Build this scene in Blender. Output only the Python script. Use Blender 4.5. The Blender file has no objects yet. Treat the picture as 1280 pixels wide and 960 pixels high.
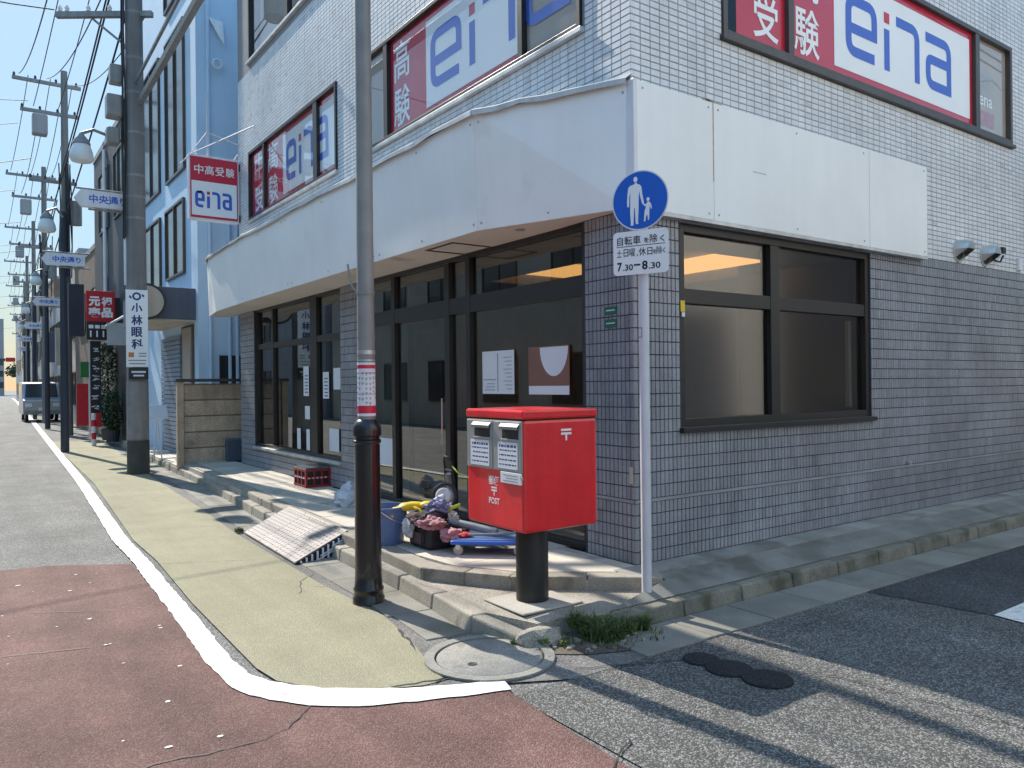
import bpy, bmesh, math, random
from mathutils import Vector, Matrix
random.seed(7)
C = bpy.context.scene.collection
SC = bpy.context.scene
# ------------------------------------------------------------------ camera, sky, sun, exposure
YAW, ROLL, F = math.radians(35.4), math.radians(0.61), 970.0
FW = Vector((math.sin(YAW), math.cos(YAW), 0))
R0 = Vector((math.cos(YAW), -math.sin(YAW), 0)); U0 = Vector((0, 0, 1))
RT = math.cos(ROLL)*R0 - math.sin(ROLL)*U0
UP = math.cos(ROLL)*U0 + math.sin(ROLL)*R0
CAM = Vector((-4.213, -4.312, 1.6))
cd = bpy.data.cameras.new('camera'); cam = bpy.data.objects.new('camera', cd); C.objects.link(cam)
cd.sensor_width = 36; cd.lens = F/1280*36; cd.clip_start = .05; cd.clip_end = 3000
m = Matrix((RT, UP, -FW)).transposed().to_4x4(); m.translation = CAM
cam.matrix_world = m
SC.camera = cam
SUN_EL, SUN_AZ = math.radians(41.7), math.radians(-7.3)      # azimuth clockwise from +Y
w = bpy.data.worlds.new('World'); SC.world = w; w.use_nodes = True
nt = w.node_tree; bg = nt.nodes['Background']
sky = nt.nodes.new('ShaderNodeTexSky'); sky.sky_type = 'NISHITA'; sky.sun_disc = False
sky.sun_elevation = SUN_EL; sky.sun_rotation = SUN_AZ; sky.altitude = 30; sky.air_density = 1.0; sky.dust_density = 0.3; sky.ozone_density = 0.4
# even compression of the whole dome (as the phone's exposure does): colour * (luminance / pivot)^(g-1), then a touch more saturation
bw = nt.nodes.new('ShaderNodeRGBToBW'); nt.links.new(sky.outputs[0], bw.inputs[0])
dv = nt.nodes.new('ShaderNodeMath'); dv.operation = 'DIVIDE'; dv.inputs[1].default_value = 3.6; nt.links.new(bw.outputs[0], dv.inputs[0])
pw_ = nt.nodes.new('ShaderNodeMath'); pw_.operation = 'POWER'; pw_.inputs[1].default_value = -.9; nt.links.new(dv.outputs[0], pw_.inputs[0])
sc_ = nt.nodes.new('ShaderNodeVectorMath'); sc_.operation = 'SCALE'; nt.links.new(sky.outputs[0], sc_.inputs[0]); nt.links.new(pw_.outputs[0], sc_.inputs['Scale'])
hs_ = nt.nodes.new('ShaderNodeHueSaturation'); hs_.inputs['Saturation'].default_value = 1.08; hs_.inputs['Hue'].default_value = .485; nt.links.new(sc_.outputs[0], hs_.inputs['Color'])
nt.links.new(hs_.outputs[0], bg.inputs[0]); bg.inputs[1].default_value = 0.12
sd = bpy.data.lights.new('sun', 'SUN'); sd.energy = 4.4; sd.angle = math.radians(.5); sd.color = (1, .93, .82)
so = bpy.data.objects.new('sun', sd); C.objects.link(so)
sv = Vector((math.sin(SUN_AZ)*math.cos(SUN_EL), math.cos(SUN_AZ)*math.cos(SUN_EL), math.sin(SUN_EL)))
so.rotation_mode = 'QUATERNION'; so.rotation_quaternion = sv.to_track_quat('Z', 'Y'); so.location = (0, 0, 30)
vs = SC.view_settings; vs.view_transform = 'Standard'; vs.look = 'None'; vs.exposure = 0.75; vs.gamma = 1
SC.cycles.max_bounces = 8; SC.cycles.transparent_max_bounces = 16

# ------------------------------------------------------------------ materials
def N(nt, typ, **kw):
    n = nt.nodes.new(typ)
    for k, v in kw.items(): setattr(n, k, v)
    return n
def mat(name, col, rough=.6, metal=0, var=.12, vs=2.5, fine=0, fs=180, bump=0, bs=180, attr=False, rnd=0, spec=.5, coat=0, emis=0, streak=0, stain=None):
    m = bpy.data.materials.new(name); m.use_nodes = True; nt = m.node_tree
    b = nt.nodes['Principled BSDF']
    b.inputs['Roughness'].default_value = rough; b.inputs['Metallic'].default_value = metal
    b.inputs['Specular IOR Level'].default_value = spec; b.inputs['Coat Weight'].default_value = coat
    geo = N(nt, 'ShaderNodeNewGeometry'); L = nt.links.new
    val = None
    def mul(a, bb):
        n = N(nt, 'ShaderNodeMath', operation='MULTIPLY')
        L(a, n.inputs[0]); L(bb, n.inputs[1]); return n.outputs[0]
    def mr(out, amt, lo=.3, hi=.7):
        r = N(nt, 'ShaderNodeMapRange'); r.inputs[1].default_value = lo; r.inputs[2].default_value = hi
        r.inputs[3].default_value = 1-amt; r.inputs[4].default_value = 1+amt; L(out, r.inputs[0]); return r.outputs[0]
    def noise(scale, det=4, vec=None):
        n = N(nt, 'ShaderNodeTexNoise'); n.inputs['Scale'].default_value = scale; n.inputs['Detail'].default_value = det
        L(vec or geo.outputs['Position'], n.inputs['Vector']); return n.outputs[0]
    if var:
        val = mr(noise(vs, 5), var)
    if fine:
        v = mr(noise(fs, 2), fine, .35, .65); val = mul(val, v) if val else v
    if streak:
        mp = N(nt, 'ShaderNodeMapping'); mp.inputs['Scale'].default_value = (9, 9, .5); L(geo.outputs['Position'], mp.inputs[0])
        v = mr(noise(1, 5, mp.outputs[0]), streak, .35, .65); val = mul(val, v) if val else v
    if attr:
        a = N(nt, 'ShaderNodeAttribute', attribute_name='tone'); val = mul(val, a.outputs['Fac']) if val else a.outputs['Fac']
    if rnd:
        oi = N(nt, 'ShaderNodeObjectInfo'); v = mr(oi.outputs['Random'], rnd, 0, 1); val = mul(val, v) if val else v
    if val:
        mx = N(nt, 'ShaderNodeVectorMath', operation='SCALE'); mx.inputs[0].default_value = col[:3]; L(val, mx.inputs['Scale'])
        colout = mx.outputs[0]
        if stain:
            sc2, th, scol = stain
            r = N(nt, 'ShaderNodeMapRange'); r.inputs[1].default_value = th; r.inputs[2].default_value = th+.12
            L(noise(sc2, 6), r.inputs[0])
            mm = N(nt, 'ShaderNodeMix', data_type='RGBA'); mm.inputs['B'].default_value = (*scol, 1)
            L(r.outputs[0], mm.inputs['Factor']); L(colout, mm.inputs['A']); colout = mm.outputs['Result']
        L(colout, b.inputs['Base Color'])
    else:
        b.inputs['Base Color'].default_value = (*col[:3], 1)
    if bump:
        bn = N(nt, 'ShaderNodeBump'); bn.inputs['Strength'].default_value = bump; bn.inputs['Distance'].default_value = .01
        L(noise(bs, 3), bn.inputs['Height']); L(bn.outputs[0], b.inputs['Normal'])
    if emis:
        b.inputs['Emission Color'].default_value = (*col[:3], 1); b.inputs['Emission Strength'].default_value = emis
    return m
def glass(name, tint, base=.05, refl=(1, 1, 1), rough=.0):
    m = bpy.data.materials.new(name); m.use_nodes = True; nt = m.node_tree; nt.nodes.clear(); L = nt.links.new
    o = N(nt, 'ShaderNodeOutputMaterial'); mx = N(nt, 'ShaderNodeMixShader'); t = N(nt, 'ShaderNodeBsdfTransparent'); g = N(nt, 'ShaderNodeBsdfGlossy')
    t.inputs[0].default_value = (*tint, 1); g.inputs['Roughness'].default_value = rough; g.inputs[0].default_value = (*refl, 1)
    f = N(nt, 'ShaderNodeLayerWeight'); f.inputs[0].default_value = .5
    pw = N(nt, 'ShaderNodeMath', operation='POWER'); pw.inputs[1].default_value = 5; L(f.outputs['Facing'], pw.inputs[0])
    a = N(nt, 'ShaderNodeMath', operation='MULTIPLY_ADD'); a.inputs[1].default_value = .9-base; a.inputs[2].default_value = base; L(pw.outputs[0], a.inputs[0])
    L(a.outputs[0], mx.inputs[0]); L(t.outputs[0], mx.inputs[1]); L(g.outputs[0], mx.inputs[2]); L(mx.outputs[0], o.inputs[0])
    return m
def asphalt(name, col, agg, dens=.45, scale=125, patch=.2):
    m = bpy.data.materials.new(name); m.use_nodes = True; nt = m.node_tree; L = nt.links.new
    b = nt.nodes['Principled BSDF']; b.inputs['Roughness'].default_value = .85; b.inputs['Specular IOR Level'].default_value = .3
    geo = N(nt, 'ShaderNodeNewGeometry')
    v = N(nt, 'ShaderNodeTexVoronoi'); v.inputs['Scale'].default_value = scale; L(geo.outputs['Position'], v.inputs['Vector'])
    sp = N(nt, 'ShaderNodeSeparateColor'); L(v.outputs['Color'], sp.inputs[0])
    r = N(nt, 'ShaderNodeMapRange'); r.inputs[1].default_value = dens; r.inputs[2].default_value = 1; L(sp.outputs[0], r.inputs[0])
    mx = N(nt, 'ShaderNodeMix', data_type='RGBA'); mx.inputs['A'].default_value = (*col, 1); mx.inputs['B'].default_value = (*agg, 1); L(r.outputs[0], mx.inputs['Factor'])
    n1 = N(nt, 'ShaderNodeTexNoise'); n1.inputs['Scale'].default_value = 1.3; n1.inputs['Detail'].default_value = 7; n1.inputs['Roughness'].default_value = .65; L(geo.outputs['Position'], n1.inputs['Vector'])
    r1 = N(nt, 'ShaderNodeMapRange'); r1.inputs[1].default_value = .3; r1.inputs[2].default_value = .7; r1.inputs[3].default_value = 1-patch; r1.inputs[4].default_value = 1+patch; L(n1.outputs[0], r1.inputs[0])
    n2 = N(nt, 'ShaderNodeTexNoise'); n2.inputs['Scale'].default_value = 320; n2.inputs['Detail'].default_value = 1; L(geo.outputs['Position'], n2.inputs['Vector'])
    r2 = N(nt, 'ShaderNodeMapRange'); r2.inputs[1].default_value = .35; r2.inputs[2].default_value = .65; r2.inputs[3].default_value = .7; r2.inputs[4].default_value = 1.3; L(n2.outputs[0], r2.inputs[0])
    mp = N(nt, 'ShaderNodeMapping'); mp.inputs['Scale'].default_value = (1.6, .22, 1); L(geo.outputs['Position'], mp.inputs[0])
    n3 = N(nt, 'ShaderNodeTexNoise'); n3.inputs['Scale'].default_value = 1; n3.inputs['Detail'].default_value = 5; n3.inputs['Roughness'].default_value = .6; L(mp.outputs[0], n3.inputs['Vector'])
    r3 = N(nt, 'ShaderNodeMapRange'); r3.inputs[1].default_value = .35; r3.inputs[2].default_value = .65; r3.inputs[3].default_value = 1-patch*.8; r3.inputs[4].default_value = 1+patch*.8; L(n3.outputs[0], r3.inputs[0])
    m0 = N(nt, 'ShaderNodeMath', operation='MULTIPLY'); L(r1.outputs[0], m0.inputs[0]); L(r3.outputs[0], m0.inputs[1])
    mu = N(nt, 'ShaderNodeMath', operation='MULTIPLY'); L(m0.outputs[0], mu.inputs[0]); L(r2.outputs[0], mu.inputs[1])
    sc = N(nt, 'ShaderNodeVectorMath', operation='SCALE'); L(mx.outputs['Result'], sc.inputs[0]); L(mu.outputs[0], sc.inputs['Scale']); L(sc.outputs[0], b.inputs['Base Color'])
    bn = N(nt, 'ShaderNodeBump'); bn.inputs['Strength'].default_value = .7; bn.inputs['Distance'].default_value = .006; L(v.outputs['Distance'], bn.inputs['Height']); bn.invert = True
    L(bn.outputs[0], b.inputs['Normal'])
    return m
MT = dict(
 asphalt=asphalt('worn asphalt', (.115, .113, .108), (.30, .295, .28)),
 asphalt_side=asphalt('side road asphalt', (.068, .067, .064), (.27, .265, .25), .5, 125),
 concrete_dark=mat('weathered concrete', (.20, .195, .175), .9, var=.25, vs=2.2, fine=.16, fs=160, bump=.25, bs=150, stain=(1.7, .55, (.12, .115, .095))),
 asphalt_dark=asphalt('dark asphalt', (.042, .044, .047), (.15, .15, .15), .6),
 asphalt_patch=asphalt('fresh asphalt patch', (.02, .02, .022), (.05, .05, .05), .6),
 red_road=asphalt('red surfacing', (.128, .064, .055), (.20, .130, .115), .45, 140, .30),
 olive=asphalt('olive walkway coating', (.27, .25, .165), (.34, .32, .23), .5, 140, .12),
 grey_strip=asphalt('bare strip', (.13, .125, .12), (.25, .24, .22), .5, 110),
 line=mat('road paint', (.74, .72, .67), .7, var=.08, vs=6, fine=.12, fs=60, bump=.15, bs=200, stain=(11, .575, (.40, .385, .36))),
 concrete=mat('concrete', (.36, .34, .30), .9, var=.2, vs=2.2, fine=.16, fs=160, bump=.25, bs=150, stain=(1.7, .6, (.22, .2, .17))),
 concrete_rough=mat('exposed aggregate concrete', (.30, .275, .23), .95, var=.22, vs=3, fine=.4, fs=120, bump=.6, bs=110, stain=(2.5, .58, (.16, .145, .12))),
 kerb=mat('kerb concrete', (.31, .28, .23), .9, var=.2, vs=4, fine=.25, fs=130, bump=.4, bs=130, rnd=.12, stain=(4, .58, (.15, .135, .11))),
 paving=mat('terrace paving', (.50, .455, .385), .8, var=.15, vs=3, fine=.1, fs=90, bump=.15, bs=80, rnd=.1, stain=(2.2, .6, (.25, .22, .19))),
 plate_white=mat('reflective sign white', (.88, .87, .87), .35, var=.03, vs=5),
 manhole=mat('cast concrete lid', (.245, .235, .21), .9, var=.2, vs=5, fine=.25, fs=140, bump=.4, bs=140, stain=(5, .6, (.16, .15, .13))),
 kerb_shaded=mat('shaded weathered kerb concrete', (.20, .19, .155), .9, var=.25, vs=4, fine=.25, fs=130, bump=.4, bs=130, rnd=.15, stain=(3, .52, (.09, .088, .06))),  # shade of the side street put into the kerb colour, plus weather stains
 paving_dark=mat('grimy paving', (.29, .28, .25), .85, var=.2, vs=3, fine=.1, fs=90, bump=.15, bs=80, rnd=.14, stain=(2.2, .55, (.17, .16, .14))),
 gutter=mat('gutter concrete', (.22, .21, .18), .9, var=.25, vs=2, fine=.2, fs=120, bump=.3, bs=120, rnd=.14, stain=(1.5, .58, (.14, .14, .1))),
 tile_low=mat('blue grey glazed tile', (.275, .283, .308), .3, var=.2, vs=1.1, fine=.08, fs=40, attr=True, streak=.06),
 tile_up=mat('pale grey tile', (.66, .675, .69), .42, spec=.8, var=.10, vs=1.1, fine=.05, fs=40, attr=True, streak=.07),
 grout=mat('dark grout', (.05, .05, .056), .9, var=.1),
 grout_up=mat('grey grout', (.25, .255, .265), .9, var=.1),
 fascia=mat('white painted board', (.85, .86, .845), .45, var=.05, vs=1.1, streak=.012, stain=(1.3, .66, (.75, .75, .71))),
 rust=mat('rust stain', (.38, .24, .12), .8, var=.4, vs=20),
 soffit=mat('painted soffit', (.74, .67, .60), .7, var=.06, vs=1.5, stain=(1.4, .64, (.46, .41, .35))),
 flash=mat('galvanised flashing', (.55, .55, .54), .45, .3, var=.15, vs=5, streak=.1),
 bronze=mat('dark bronze aluminium', (.020, .017, .016), .4, .0, var=.1, vs=4),
 bronze_warm=mat('worn bronze aluminium', (.075, .066, .06), .4, .2, var=.12, vs=6, streak=.1),
 alu=mat('aluminium', (.55, .55, .54), .35, .7, var=.08, vs=4, streak=.08),
 steel=mat('stainless', (.62, .62, .6), .28, .85, var=.06, vs=6),
 pole_grey=mat('grey painted pole', (.24, .235, .225), .5, .1, var=.12, vs=6, streak=.12),
 black_gloss=mat('black painted steel', (.010, .010, .012), .3, 0, var=.1, vs=8, fine=.1, fs=60, coat=.25),
 black=mat('black rubber', (.018, .018, .02), .6, var=.15, vs=10),
 white_paint=mat('white paint', (.72, .72, .74), .35, var=.04, vs=5, streak=.05),
 pole_white=mat('white sign pole', (.62, .61, .65), .4, var=.06, vs=5, streak=.08, stain=(12, .68, (.4, .38, .36))),
 white_film=mat('white film', (.86, .88, .88), .3, var=.02, vs=3),
 red_film=mat('red film', (.56, .018, .05), .35, var=.03, vs=3),
 blue_film=mat('blue film', (.05, .13, .55), .35, var=.03, vs=3),
 beige_film=mat('beige blind', (.40, .345, .29), .7, var=.08, vs=2),
 grey_print=mat('grey print', (.3, .3, .31), .5, var=0),
 black_print=mat('black print', (.015, .015, .018), .5, var=0),
 navy_print=mat('navy print', (.02, .035, .16), .5, var=0),
 green_print=mat('green plate', (.01, .12, .075), .5, var=.05),
 yellow=mat('yellow rubber', (.75, .52, .02), .5, var=.1, vs=20),
 orange_print=mat('orange print', (.6, .2, .05), .5, var=0),
 sign_blue=mat('sign blue', (.008, .115, .56), .3, var=.04, vs=6),
 post_red=mat('post red', (.76, .024, .03), .3, stain=(7, .66, (.60, .05, .045)), var=.10, vs=3, fine=.03, fs=30, coat=.3, streak=.05),
 post_black=mat('post black', (.012, .013, .014), .45, var=.2, vs=6, fine=.1),
 slot_grey=mat('slot panel', (.40, .40, .385), .35, .35, var=.06, vs=8),
 paper=mat('paper', (.70, .72, .76), .6, var=.03),
 brown_paper=mat('brown poster', (.22, .10, .075), .55, var=.08, vs=6),
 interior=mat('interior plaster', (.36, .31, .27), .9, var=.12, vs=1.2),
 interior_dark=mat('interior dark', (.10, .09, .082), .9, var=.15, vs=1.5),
 cove=mat('warm cove light', (1.0, .52, .17), .5, var=0, emis=1.3),
 wood=mat('wood panel', (.30, .15, .08), .5, var=.2, vs=5),
 curtain=mat('pale curtain', (.42, .44, .38), .8, var=.1, vs=3, streak=.2),
 blue_wall=mat('pale blue wall', (.50, .67, .83), .7, var=.05, vs=1, streak=.02),
 blue_dark=mat('slate blue', (.075, .09, .13), .6, var=.1, vs=1, streak=.08),
 blue_shutter=mat('blue grey shutter', (.19, .25, .33), .5, var=.08, vs=2),
 charcoal=mat('charcoal panel', (.035, .04, .055), .6, var=.12, vs=1.5),
 fence=mat('precast plank', (.50, .37, .26), .9, var=.2, vs=3, fine=.2, fs=60, bump=.35, bs=60, rnd=.15, streak=.12, stain=(2.5, .66, (.22, .19, .16))),
 util=mat('spun concrete pole', (.185, .18, .175), .85, var=.12, vs=2.5, fine=.1, fs=80, bump=.1, streak=.12),
 util_band=mat('dark pole sheet', (.05, .053, .05), .7, var=.15, vs=6),
 rubber_grey=mat('grey ramp', (.235, .205, .195), .65, var=.12, vs=4, fine=.12, fs=60, stain=(5, .6, (.33, .3, .28))),
 bucket=mat('blue plastic', (.11, .18, .36), .4, var=.08, vs=6),
 trolley=mat('bright blue plastic', (.03, .13, .52), .4, var=.06, vs=6),
 pink=mat('pink cloth', (.42, .20, .22), .85, var=.2, vs=14),
 purple=mat('lilac cloth', (.21, .22, .34), .85, var=.2, vs=14),
 pouch=mat('white cloth', (.55, .56, .58), .8, var=.15, vs=14),
 teal=mat('grey tube', (.22, .27, .29), .6, var=.1, vs=10),
 lime=mat('lime sponge', (.42, .52, .05), .9, var=.2, vs=30),
 brown_cloth=mat('brown cloth', (.12, .07, .07), .9, var=.25, vs=14),
 bag_black=mat('black bag', (.02, .02, .023), .7, var=.3, vs=12),
 crate_red=mat('red crate', (.36, .02, .025), .45, var=.1, vs=6),
 clear=mat('clear lid', (.12, .12, .12), .12, var=.2, vs=9, coat=.6),
 grass=mat('grass', (.075, .12, .03), .7, stain=(16, .56, (.19, .17, .06)), var=.4, vs=14, rnd=.2),
 leaf=mat('leaf', (.04, .075, .028), .6, var=.4, vs=6),
 leaf_far=mat('far foliage', (.055, .075, .05), .8, var=.35, vs=2),
 bark=mat('bark', (.10, .075, .055), .9, var=.2, vs=6),
 soil=mat('dirt', (.10, .08, .06), .95, var=.4, vs=8, fine=.3, fs=70, bump=.5),
 lantern=mat('frosted bowl', (.72, .72, .70), .25, var=.04),
 cable=mat('cable', (.02, .02, .022), .6, var=0),
 brown_wall=mat('brown wall', (.19, .13, .095), .8, var=.15, vs=1.5),
 beige_wall=mat('beige wall', (.48, .43, .36), .8, var=.1, vs=1, streak=.08),
 grey_wall=mat('grey wall', (.30, .30, .31), .8, var=.1, vs=1, streak=.08),
 dark_glass=mat('far window', (.05, .06, .07), .12, var=.15, vs=2),
 van=mat('silver van', (.36, .37, .38), .35, .4, var=.05, coat=.4),
 van_glass=mat('van glass', (.02, .025, .03), .1, var=0),
 lamp_red=mat('tail lamp', (.35, .01, .01), .25, var=0, coat=.5),
 banner_red=mat('banner red', (.52, .02, .03), .7, var=.08, vs=6),
 green_sign=mat('green sign', (.03, .22, .06), .6, var=.05),
 house_white=mat('white rendered wall', (.78, .75, .70), .8, var=.05, vs=1),  # pale so that the added unseen houses bounce light
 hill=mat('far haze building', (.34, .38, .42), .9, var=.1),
)
MT['glass_up'] = glass('upper window glass', (.98, .98, .98), .015)
MT['string_course'] = mat('band tile', (.30, .315, .335), .4, var=.15)
MT['glass_shop'] = glass('tinted shop glass', (.60, .62, .60), .14, rough=.01)
MT['glass_side'] = glass('tinted side glass', (.66, .65, .62), .085, rough=.14)

# ------------------------------------------------------------------ mesh helpers
def P(pl, u, z, d):
    return Vector((-d, u, z)) if pl == 'A' else Vector((u, -d, z))
def RUN(pl):   # right, up, normal of a facade plane seen from outside
    return (Vector((0, -1, 0)), Vector((0, 0, 1)), Vector((-1, 0, 0))) if pl == 'A' else (Vector((1, 0, 0)), Vector((0, 0, 1)), Vector((0, -1, 0)))
class MB:
    def __init__(s): s.v = []; s.f = []; s.t = []; s.m = []; s.mi = 0
    def add(s, vs, fs, tone=1.0):
        o = len(s.v); s.v += [Vector(p) for p in vs]; s.f += [tuple(i+o for i in f) for f in fs]; s.t += [tone]*len(fs); s.m += [s.mi]*len(fs); return s
    def box(s, x0, x1, y0, y1, z0, z1, tone=1.0):
        x0, x1 = sorted((x0, x1)); y0, y1 = sorted((y0, y1)); z0, z1 = sorted((z0, z1))
        v = [(x, y, z) for z in (z0, z1) for y in (y0, y1) for x in (x0, x1)]
        return s.add(v, [(0, 2, 3, 1), (4, 5, 7, 6), (0, 1, 5, 4), (2, 6, 7, 3), (0, 4, 6, 2), (1, 3, 7, 5)], tone)
    def pbox(s, pl, u0, u1, z0, z1, d0, d1, tone=1.0):
        return s.box(-d0, -d1, u0, u1, z0, z1, tone) if pl == 'A' else s.box(u0, u1, -d0, -d1, z0, z1, tone)
    def obox(s, c, r, u, n, w, h, d, tone=1.0):     # oriented box centred on c
        c = Vector(c); r = Vector(r)*w/2; u = Vector(u)*h/2; n = Vector(n)*d/2
        v = [c+a*r+b*u+e*n for e in (-1, 1) for b in (-1, 1) for a in (-1, 1)]
        return s.add(v, [(0, 2, 3, 1), (4, 5, 7, 6), (0, 1, 5, 4), (2, 6, 7, 3), (0, 4, 6, 2), (1, 3, 7, 5)], tone)
    def quad(s, a, b, c, d, tone=1.0): return s.add([a, b, c, d], [(0, 1, 2, 3)], tone)
    def cyl(s, p0, p1, r0, r1=None, n=14, cap=True):
        p0 = Vector(p0); p1 = Vector(p1); r1 = r0 if r1 is None else r1
        ax = (p1-p0).normalized(); a = ax.orthogonal().normalized(); b = ax.cross(a)
        v = []
        for p, r in ((p0, r0), (p1, r1)):
            for i in range(n):
                t = 2*math.pi*i/n; v.append(p+r*(math.cos(t)*a+math.sin(t)*b))
        f = [(i, (i+1) % n, n+(i+1) % n, n+i) for i in range(n)]
        if cap: f += [tuple(range(n))[::-1], tuple(range(n, 2*n))]
        return s.add(v, f)
    def lathe(s, c, prof, n=24):
        c = Vector(c); v = []; f = []
        for r, z in prof:
            for i in range(n):
                t = 2*math.pi*i/n; v.append(c+Vector((r*math.cos(t), r*math.sin(t), z)))
        for k in range(len(prof)-1):
            for i in range(n):
                f.append((k*n+i, k*n+(i+1) % n, (k+1)*n+(i+1) % n, (k+1)*n+i))
        f.append(tuple(range(n))[::-1]); f.append(tuple(range((len(prof)-1)*n, len(prof)*n)))
        return s.add(v, f)
    def tube(s, pts, r, n=8):
        pts = [Vector(p) for p in pts]
        v = []; f = []; a = None
        for k, p in enumerate(pts):
            d = (pts[min(k+1, len(pts)-1)]-pts[max(k-1, 0)]).normalized()
            a = d.orthogonal().normalized() if a is None else (a-d*a.dot(d)).normalized()
            b = d.cross(a)
            for i in range(n):
                t = 2*math.pi*i/n; v.append(p+r*(math.cos(t)*a+math.sin(t)*b))
        for k in range(len(pts)-1):
            for i in range(n): f.append((k*n+i, k*n+(i+1) % n, (k+1)*n+(i+1) % n, (k+1)*n+i))
        f.append(tuple(range(n))[::-1]); f.append(tuple(range((len(pts)-1)*n, len(pts)*n)))
        return s.add(v, f)
    def prism(s, poly, z0, z1):     # xy polygon (counter-clockwise) extruded in z; z may be per-vertex lists
        n = len(poly); za = z0 if isinstance(z0, (list, tuple)) else [z0]*n; zb = z1 if isinstance(z1, (list, tuple)) else [z1]*n
        v = [(p[0], p[1], za[i]) for i, p in enumerate(poly)]+[(p[0], p[1], zb[i]) for i, p in enumerate(poly)]
        return s.add(v, [tuple(range(n))[::-1], tuple(range(n, 2*n))]+[(i, (i+1) % n, n+(i+1) % n, n+i) for i in range(n)])
    def sheet(s, poly, z): return s.add([(p[0], p[1], z) for p in poly], [tuple(range(len(poly)))])
    def ico(s, c, rx, ry, rz, sub=2, noise=0, seed=0):
        bm = bmesh.new(); bmesh.ops.create_icosphere(bm, subdivisions=sub, radius=1)
        rr = random.Random(seed); from_n = [(rr.uniform(0, 9), rr.uniform(0, 9), rr.uniform(0, 9))]
        from mathutils import noise as mn
        vs = []
        for q in bm.verts:
            k = 1+noise*mn.noise(q.co*1.7+Vector(from_n[0]))+noise*.6*mn.noise(q.co*4+Vector(from_n[0]))
            vs.append(Vector(c)+Vector((q.co.x*rx*k, q.co.y*ry*k, q.co.z*rz*k)))
        fs = [tuple(q.index for q in f.verts) for f in bm.faces]; bm.free()
        return s.add(vs, fs)
    def flat(s, pts2, faces, O, r, u, n=None, lift=0):     # 2-D geometry placed on a plane
        O = Vector(O); r = Vector(r); u = Vector(u); nn = r.cross(u)
        return s.add([O+r*p[0]+u*p[1]+nn*lift for p in pts2], faces)
    def build(s, name, mats, parent=None, smooth=False, bevel=0, kind=None, fix=True):
        me = bpy.data.meshes.new(name)
        base = parent_base(parent) if parent else None
        b = base if base else (s.base if hasattr(s, 'base') else Vector((0, 0, 0)))
        me.from_pydata([v-b for v in s.v], [], s.f)
        for mm in (mats if isinstance(mats, (list, tuple)) else [mats]): me.materials.append(MT[mm] if isinstance(mm, str) else mm)
        if any(s.m): me.polygons.foreach_set('material_index', s.m)
        if any(t != 1.0 for t in s.t) or (isinstance(mats, str) and mats.startswith('tile')):
            a = me.attributes.new('tone', 'FLOAT', 'FACE'); a.data.foreach_set('value', s.t)
        if fix and len(s.f) < 20000:
            bm = bmesh.new(); bm.from_mesh(me); bmesh.ops.recalc_face_normals(bm, faces=bm.faces); bm.to_mesh(me); bm.free()
        if smooth:
            me.polygons.foreach_set('use_smooth', [True]*len(me.polygons)); 
            try: me.set_sharp_from_angle(angle=math.radians(42))
            except Exception: pass
        o = bpy.data.objects.new(name, me); C.objects.link(o)
        if parent: o.parent = parent
        else: o.location = b
        if bevel:
            md = o.modifiers.new('bevel', 'BEVEL'); md.width = bevel; md.segments = 2; md.limit_method = 'ANGLE'; md.angle_limit = math.radians(40)
        if kind: o['kind'] = kind
        return o
def parent_base(p):
    b = Vector(p.location)
    while p.parent: p = p.parent; b += Vector(p.location)
    return b
def thing(name, label, cat, loc=(0, 0, 0), group=None):
    o = bpy.data.objects.new(name, None); C.objects.link(o); o.location = loc; o.empty_display_size = .2
    o['label'] = label; o['category'] = cat
    if group: o['group'] = group
    return o
def tag(o, label, cat, group=None):
    o['label'] = label; o['category'] = cat
    if group: o['group'] = group
    return o
def struct(o): o['kind'] = 'structure'; return o
def mbase(x, y, z=0):
    b = MB(); b.base = Vector((x, y, z)); return b
def copy_tree(o, parent=None):
    c = o.copy(); C.objects.link(c)
    if parent: c.parent = parent
    for ch in list(o.children): copy_tree(ch, c)
    return c
# lettering ---------------------------------------------------------
_tc = {}
def text_geo(s, bold):
    if (s, bold) in _tc: return _tc[(s, bold)]
    cu = bpy.data.curves.new('lettering', 'FONT'); cu.body = s; cu.size = 1; cu.offset = bold; cu.resolution_u = 3
    ob = bpy.data.objects.new('lettering', cu); C.objects.link(ob)
    me = bpy.data.meshes.new_from_object(ob.evaluated_get(bpy.context.evaluated_depsgraph_get()))
    v = [(p.co.x, p.co.y) for p in me.vertices]; f = [tuple(p.vertices) for p in me.polygons]
    bpy.data.objects.remove(ob); bpy.data.curves.remove(cu); bpy.data.meshes.remove(me)
    if not v: v, f = [(0, 0), (1, 0), (1, 1), (0, 1)], []
    x0 = min(p[0] for p in v); x1 = max(p[0] for p in v); y0 = min(p[1] for p in v); y1 = max(p[1] for p in v)
    _tc[(s, bold)] = ([((p[0]-x0)/(x1-x0)-.5, (p[1]-y0)/max(1e-6, y1-y0)-.5) for p in v], f); return _tc[(s, bold)]
def text(mb, s, O, r, u, w, h, lift=0, bold=.012):
    v, f = text_geo(s, bold)
    mb.flat([(p[0]*w, p[1]*h) for p in v], f, O, r, u, lift=lift); return mb
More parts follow.
